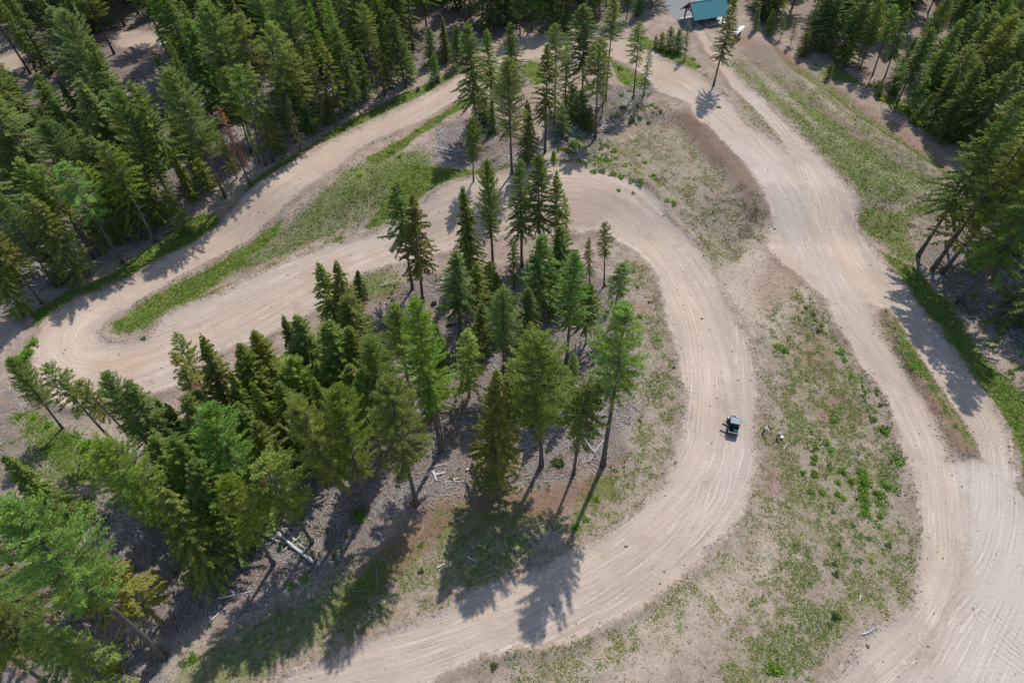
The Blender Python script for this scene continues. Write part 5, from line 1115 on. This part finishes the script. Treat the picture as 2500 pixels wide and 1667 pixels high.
# local frame: +x forward, +y left
def prism(name, profile, y0, y1, mat, parent, bevel=.02):
    """side profile (x,z) extruded from y0 to y1"""
    n = len(profile); V = [(x, y0, z) for x, z in profile] + [(x, y1, z) for x, z in profile]
    F = [tuple(range(n))[::-1], tuple(range(n, 2 * n))] + [(i, (i + 1) % n, n + (i + 1) % n, n + i) for i in range(n)]
    bm = bmesh.new(); vs = [bm.verts.new(v) for v in V]; [bm.faces.new([vs[i] for i in f]) for f in F]
    bmesh.ops.recalc_face_normals(bm, faces=bm.faces[:])
    if bevel: bmesh.ops.bevel(bm, geom=bm.edges[:], offset=bevel, segments=2, affect='EDGES', clamp_overlap=True)
    me = bpy.data.meshes.new(name); bm.to_mesh(me); bm.free(); me.materials.append(mat); o = bpy.data.objects.new(name, me); COL.objects.link(o); o.parent = parent; return o
prism('chassis', [(-1.40, .38), (1.30, .38), (1.42, .50), (1.30, .58), (-1.40, .58)], -.52, .52, M_BLACK, UV)
hood = prism('hood', [(.62, .55), (1.48, .55), (1.52, .72), (1.38, .88), (.72, 1.04), (.62, 1.04)], -.58, .58, M_BODY, UV, .05)
boxes('grille', [(1.50, 0, .70, .06, .70, .18)], M_BLACK, hood, .01)
for s in (-1, 1):
    boxes('headlight', [(1.44, s * .44, .80, .10, .22, .10)], M_SILV, UV, .02)
    prism('front_fender', [(.55, .60), (.62, .86), (.80, .92), (1.25, .90), (1.42, .74), (1.42, .62), (1.30, .78), (.85, .80), (.68, .60)], s * .58 if s > 0 else -.80, .80 if s > 0 else -.58, M_BODY, UV, .015)
    prism('rear_fender', [(-1.45, .62), (-1.42, .80), (-.60, .80), (-.55, .62), (-.66, .62), (-.75, .72), (-1.28, .72), (-1.36, .62)], s * .60 if s > 0 else -.80, .80 if s > 0 else -.60, M_BODY, UV, .015)
boxes('bumper', [(1.60, 0, .62, .07, .60, .07), (1.60, 0, .80, .07, .50, .05), (1.56, .22, .70, .10, .06, .22), (1.56, -.22, .70, .10, .06, .22)], M_BLACK, UV, .015)
boxes('floor_pan', [(.12, 0, .50, 1.1, 1.36, .06)], M_BLACK, UV); boxes('dashboard', [(.58, 0, .98, .22, 1.26, .30)], M_BLACK, UV, .04)
for s in (-1, 1): boxes('seat', [(-.10, s * .34, .78, .52, .58, .20), (-.36, s * .34, 1.10, .14, .56, .58, Matrix.Rotation(math.radians(-10), 3, 'Y'))], M_SEAT, UV, .05)
acc = Acc(); th = np.linspace(0, 2 * PI, 17); acc.tube(np.c_[.30 + .08 * np.sin(th), .34 + .17 * np.cos(th), 1.10 + .15 * np.sin(th)], [.017] * 17, 6)
o = bpy.data.objects.new('steering_wheel', acc.mesh('steering_wheel', M_BLACK)); COL.objects.link(o); o.parent = UV
cage = []
for s in (-1, 1):
    y = s * .66; yb = s * .72
    cage += [((.66, yb, .95), (.38, y, 1.86)), ((.38, y, 1.86), (-.52, y, 1.90)), ((-.52, y, 1.90), (-.62, yb, .62)), ((-.56, y, 1.30), (-1.05, s * .62, .86))]
cage += [((.38, -.66, 1.86), (.38, .66, 1.86)), ((-.52, -.66, 1.90), (-.52, .66, 1.90)), ((-.58, -.68, 1.20), (-.58, .68, 1.20))]
bars('roll_cage', cage, .036, M_BLACK, UV)
rf = boxes('roof', [(-.07, 0, 1.955, 1.14, 1.46, .05)], M_BLACK, UV, .02)
boxes('roof_skin', [(-.07, 0, 1.985, 1.02, 1.34, .03)], M_ROOFP, rf, .012)
for i in range(5): boxes('roof_rib', [(-.07, -.44 + i * .22, 2.004, .86, .05, .02)], M_ROOFP, rf, .006)
boxes('windshield', [(.53, 0, 1.42, .02, 1.22, .88, Matrix.Rotation(math.radians(-17), 3, 'Y'))], M_GLASS, UV, 0)
boxes('rear_window', [(-.575, 0, 1.50, .02, 1.20, .52, Matrix.Rotation(math.radians(4), 3, 'Y'))], M_GLASS, UV, 0)
boxes('cab_panel', [(-.60, 0, .93, .04, 1.34, .62)], M_BLACK, UV, .01)
bed = boxes('cargo_bed', [(-1.06, 0, .66, .92, 1.34, .05)], M_BLACK, UV, .01)
for s in (-1, 1): boxes('bed_wall', [(-1.06, s * .67, .84, .92, .05, .34)], M_BODY, bed, .012)
boxes('tailgate', [(-1.535, 0, .84, .05, 1.38, .34)], M_BODY, bed, .012); boxes('bed_rail', [(-1.535, 0, 1.025, .07, 1.42, .045), (-1.06, .675, 1.022, .90, .06, .04), (-1.06, -.675, 1.022, .90, .06, .04)], M_SILV, bed, .012)
boxes('bed_front_wall', [(-.64, 0, .84, .05, 1.30, .34)], M_BODY, bed, .01)
for s in (-1, 1): boxes('tail_light', [(-1.57, s * .60, .80, .03, .10, .12)], plain('red_lens', (.35, .02, .02), .3, .5), UV, .008)
for x in (1.02, -1.02):
    for s in (-1, 1):
        wh = empty('wheel', (x, s * .66, .33)); wh.parent = UV
        acc = Acc(); th = np.linspace(0, 2 * PI, 25)[:-1]; prof = [(-.13, .20), (-.13, .29), (-.09, .33), (.09, .33), (.13, .29), (.13, .20)]
        V = [(math.cos(q) * r_, yy, math.sin(q) * r_) for q in th for yy, r_ in prof]; F = []
        for i in range(24):
            for k in range(5): F.append((i * 6 + k, i * 6 + k + 1, ((i + 1) % 24) * 6 + k + 1, ((i + 1) % 24) * 6 + k))
        poly_obj('tyre', V, F, M_TYRE, wh)
        acc.tube([(0, -.07, 0), (0, .10, 0)], [.20, .20], 16); ro = bpy.data.objects.new('rim', acc.mesh('rim', M_RIM)); COL.objects.link(ro); ro.parent = wh
# open driver door, hinged at its rear post and swung out
dr = empty('door', (-.50, .74, 0), math.radians(72)); dr.parent = UV
def door_piece(nm, prof, mat, y0=-.02, y1=.02): return prism(nm, prof, y0, y1, mat, dr, .008)
door_piece('door_panel', [(0, .62), (.78, .58), (.92, .80), (.90, 1.10), (0, 1.12)], M_BODY)
bars('door_frame', [((0.02, 0, 1.10), (.04, 0, 1.82)), ((.04, 0, 1.82), (.62, 0, 1.80)), ((.62, 0, 1.80), (.90, 0, 1.10))], .03, M_BLACK, dr)
boxes('door_handle', [(.70, .035, 1.02, .14, .03, .04)], M_SILV, dr, .005)
boxes('cab_side_door', [(.08, -.755, .86, 1.04, .035, .50)], M_BODY, UV, .01)
for s in (-1, 1): boxes('mirror', [(.50, s * .84, 1.42, .04, .16, .12)], M_BLACK, UV, .01)
def on_bed(name, x, y, sx, sy, sz, mat, label, cat, lid=None):
    w = UV.matrix_basis @ Vector((x, y, .688)); r = empty(name, w, vh); tag(r, label, cat)
    boxes('body', [(0, 0, sz / 2, sx, sy, sz)], mat, r, .03)
    boxes('lid', [(0, 0, sz + .03, sx + .03, sy + .03, .06)], lid or mat, r, .02)
on_bed('cooler', -1.08, -.30, .42, .58, .30, M_COOL, 'teal cooler box in the right half of the vehicle bed', 'cooler')
on_bed('gear_box', -1.02, .30, .46, .52, .24, M_BROWN, 'dark brown gear box in the left half of the vehicle bed', 'box', M_BLACK)

# ------------------------------------------------------------------ the two people
M_SKIN = plain('skin', (.50, .30, .21), .6, .3, 0, .05); M_HAIR = plain('dark_hair', (.022, .016, .013), .7, .2); M_WHITE = plain('white_cotton', (.74, .74, .76), .85, .1); M_BLK = plain('black_cloth', (.014, .014, .017), .9, .1); M_GREY = plain('grey_striped_shirt', (.36, .37, .42), .85, .1, 0, .3, 14); M_JEAN = plain('dark_denim', (.040, .046, .062), .9, .1)
def skin_mesh(name, J, R, E, mat, parent, root=0):
    me = bpy.data.meshes.new(name); me.from_pydata([tuple(p) for p in J], E, []); me.materials.append(mat)
    o = bpy.data.objects.new(name, me); COL.objects.link(o); o.parent = parent
    m = o.modifiers.new('skin', 'SKIN'); m.use_smooth_shade = True
    if not me.skin_vertices: me.skin_vertices.new()
    for i, r_ in enumerate(R):
        me.skin_vertices[0].data[i].radius = (r_, r_) if not isinstance(r_, tuple) else r_
        me.skin_vertices[0].data[i].use_root = (i == root)
    s = o.modifiers.new('sub', 'SUBSURF'); s.levels = 1; s.render_levels = 2
    return o
def person(x, y, rz, pose, label, shirt, trousers, cap=None):
    r = empty('person', (x, y, float(H(x, y))), rz); tag(r, label, 'person', 'people standing beside the vehicle')
    V = Vector; p = {k: V(v) for k, v in pose.items()}
    J = []; R = []; E = []; ix = {}
    def jt(k, rad, link=None):
        ix[k] = len(J); J.append(p[k]); R.append(rad)
        if link: E.append((ix[link], ix[k]))
    jt('pelvis', .125); jt('belly', .115, 'pelvis'); jt('chest', .135, 'belly'); jt('neck', .055, 'chest')
    p['skull'] = p['neck'] + (p['head'] - p['neck']) * .9; p['jaw'] = p['neck'] + (p['head'] - p['neck']) * .55 + V((.02, 0, 0))
    jt('jaw', .070, 'neck'); jt('skull', .088, 'jaw'); p['crown'] = p['skull'] + (p['head'] - p['neck']).normalized() * .09; jt('crown', .062, 'skull')
    fwd = V((1, 0, 0)); p['nose'] = p['jaw'] + fwd * .095 + V((0, 0, .02)); jt('nose', .016, 'jaw')
    for s in ('l', 'r'):
        sy = 1 if s == 'l' else -1
        jt('sh' + s, .062, 'chest'); jt('el' + s, .045, 'sh' + s); jt('wr' + s, .032, 'el' + s)
        d = (p['wr' + s] - p['el' + s]).normalized(); pm = p['wr' + s] + d * .07; p['pm' + s] = pm; jt('pm' + s, .034, 'wr' + s)
        sd_ = d.cross(V((1, 0, 0.2))).normalized()
        for f, (o_, L) in enumerate(((-.030, .070), (-.010, .080), (.010, .076), (.030, .062))):
            k1, k2 = f'f{f}{s}', f'g{f}{s}'; p[k1] = pm + sd_ * o_ + d * (.03 + L * .5); p[k2] = p[k1] + (d * .75 + V((.4, 0, -.2))).normalized() * L * .5
            jt(k1, .0095, 'pm' + s); jt(k2, .0080, k1)
        p['t' + s] = p['wr' + s] + d * .055 + V((.055, 0, 0)); jt('t' + s, .011, 'wr' + s)
        jt('hip' + s, .088, 'pelvis'); jt('kn' + s, .060, 'hip' + s); jt('an' + s, .040, 'kn' + s); p['to' + s] = p['an' + s] + V((.17, .02 * sy, -.055)); jt('to' + s, .036, 'an' + s)
    skin_mesh('body', J, R, E, M_SKIN, r)
    def part(name, keys, links, mat, grow):
        jj = [p[k] for k in keys]; m = {k: i for i, k in enumerate(keys)}
        return skin_mesh(name, jj, [grow[k] for k in keys], [(m[a], m[b]) for a, b in links], mat, r)
    p['belt'] = p['pelvis'].lerp(p['belly'], .55)
    for s in 'lr': p['cuff' + s] = p['el' + s].lerp(p['wr' + s], .85); p['hem' + s] = p['kn' + s].lerp(p['an' + s], .97); p['sole' + s] = p['an' + s] + V((-.05, 0, -.045)); p['toe' + s] = p['an' + s] + V((.19, 0, -.065))
    part('shirt', ['belt', 'belly', 'chest', 'shl', 'ell', 'cuffl', 'shr', 'elr', 'cuffr'], [('belt', 'belly'), ('belly', 'chest'), ('chest', 'shl'), ('shl', 'ell'), ('ell', 'cuffl'), ('chest', 'shr'), ('shr', 'elr'), ('elr', 'cuffr')], shirt,
         dict(belt=.145, belly=.142, chest=.160, shl=.082, ell=.062, cuffl=.048, shr=.082, elr=.062, cuffr=.048))
    part('trousers', ['pelvis', 'belt', 'hipl', 'knl', 'heml', 'hipr', 'knr', 'hemr'], [('pelvis', 'belt'), ('pelvis', 'hipl'), ('hipl', 'knl'), ('knl', 'heml'), ('pelvis', 'hipr'), ('hipr', 'knr'), ('knr', 'hemr')], trousers,
         dict(pelvis=.148, belt=.138, hipl=.108, knl=.080, heml=.066, hipr=.108, knr=.080, hemr=.066))
    for s in 'lr': part('boot', ['sole' + s, 'toe' + s], [('sole' + s, 'toe' + s)], M_BLK, {'sole' + s: .052, 'toe' + s: .046})
    up = (p['head'] - p['neck']).normalized(); p['h0'] = p['skull'] + up * .02 - fwd * .025; p['h1'] = p['crown'] + up * .035; p['h2'] = p['skull'] - fwd * .06 - up * .07
    part('hair' if cap is None else 'cap', ['h0', 'h1', 'h2'], [('h0', 'h1'), ('h0', 'h2')], cap or M_HAIR, dict(h0=.098, h1=.070, h2=.070))
    for s in (-1, 1):
        acc = Acc(); e0 = p['skull'] + fwd * .084 + V((0, s * .034, -.02)); acc.tube([tuple(e0), tuple(e0 + fwd * .008)], [.011, .008], 6)
        o = bpy.data.objects.new('eye', acc.mesh('eye', M_BLK)); COL.objects.link(o); o.parent = r
    acc = Acc(); e0 = p['jaw'] + fwd * .070 + V((0, 0, -.03)); acc.tube([tuple(e0 + V((0, -.025, 0))), tuple(e0 + V((0, .025, 0)))], [.007, .007], 5)
    o = bpy.data.objects.new('mouth', acc.mesh('mouth', plain('lips', (.38, .16, .13), .5))); COL.objects.link(o); o.parent = r
    return r
# striding, bent forward at the hips, one hand low
person(36.27, 47.77, math.radians(10), dict(pelvis=(-.06, 0, .86), belly=(.05, 0, 1.02), chest=(.22, 0, 1.22), neck=(.36, 0, 1.38), head=(.47, 0, 1.50),
    shl=(.24, .19, 1.26), ell=(.34, .26, 1.00), wrl=(.50, .22, .82), shr=(.24, -.19, 1.26), elr=(.36, -.26, 1.01), wrr=(.54, -.20, .84),
    hipl=(-.06, .10, .82), knl=(.16, .13, .47), anl=(.16, .14, .085), hipr=(-.06, -.10, .82), knr=(-.14, -.12, .46), anr=(-.30, -.12, .085)),
    'person in white top and black trousers, bent forward, nearer the vehicle', M_WHITE, M_BLK)
person(38.13, 46.97, math.radians(25), dict(pelvis=(-.06, 0, .84), belly=(.06, 0, .98), chest=(.27, 0, 1.14), neck=(.42, 0, 1.24), head=(.55, 0, 1.33),
    shl=(.28, .19, 1.16), ell=(.38, .24, .90), wrl=(.46, .16, .68), shr=(.28, -.19, 1.16), elr=(.40, -.26, .92), wrr=(.52, -.24, .72),
    hipl=(-.06, .10, .80), knl=(.06, .12, .45), anl=(-.02, .12, .085), hipr=(-.06, -.10, .80), knr=(.06, -.12, .45), anr=(-.06, -.13, .085)),
    'person in grey striped shirt and dark jeans, stooping beside the white bucket', M_GREY, M_JEAN, M_GREY)
bk = Vector((38.72, 46.95, float(H(38.72, 46.95)))); BK = empty('bucket', bk); tag(BK, 'white plastic bucket standing in the weeds beside the stooping person', 'bucket')
acc = Acc(); th = np.linspace(0, 2 * PI, 21)[:-1]; V = []; 
for z, rr in ((0, .0), (0, .15), (.36, .19), (.375, .20), (.36, .175), (.03, .14)): V += [(math.cos(q) * rr, math.sin(q) * rr, z) for q in th]
F = [(s * 20 + k, s * 20 + (k + 1) % 20, s * 20 + 20 + (k + 1) % 20, s * 20 + 20 + k) for s in range(5) for k in range(20)]
poly_obj('pail', V, F, M_WHITE, BK)
th = np.linspace(0, PI, 11); acc = Acc(); acc.tube(np.c_[.2 * np.cos(th), .12 * np.sin(th), .36 + .14 * np.sin(th)], [.007] * 11, 5)
o = bpy.data.objects.new('handle', acc.mesh('handle', M_SILV)); COL.objects.link(o); o.parent = BK
poly_obj('lid', [(math.cos(q) * .205, math.sin(q) * .205, .385) for q in np.linspace(0, 2 * PI, 21)[:-1]] + [(0, 0, .40)], [(k, (k + 1) % 20, 20) for k in range(20)], M_WHITE, BK)
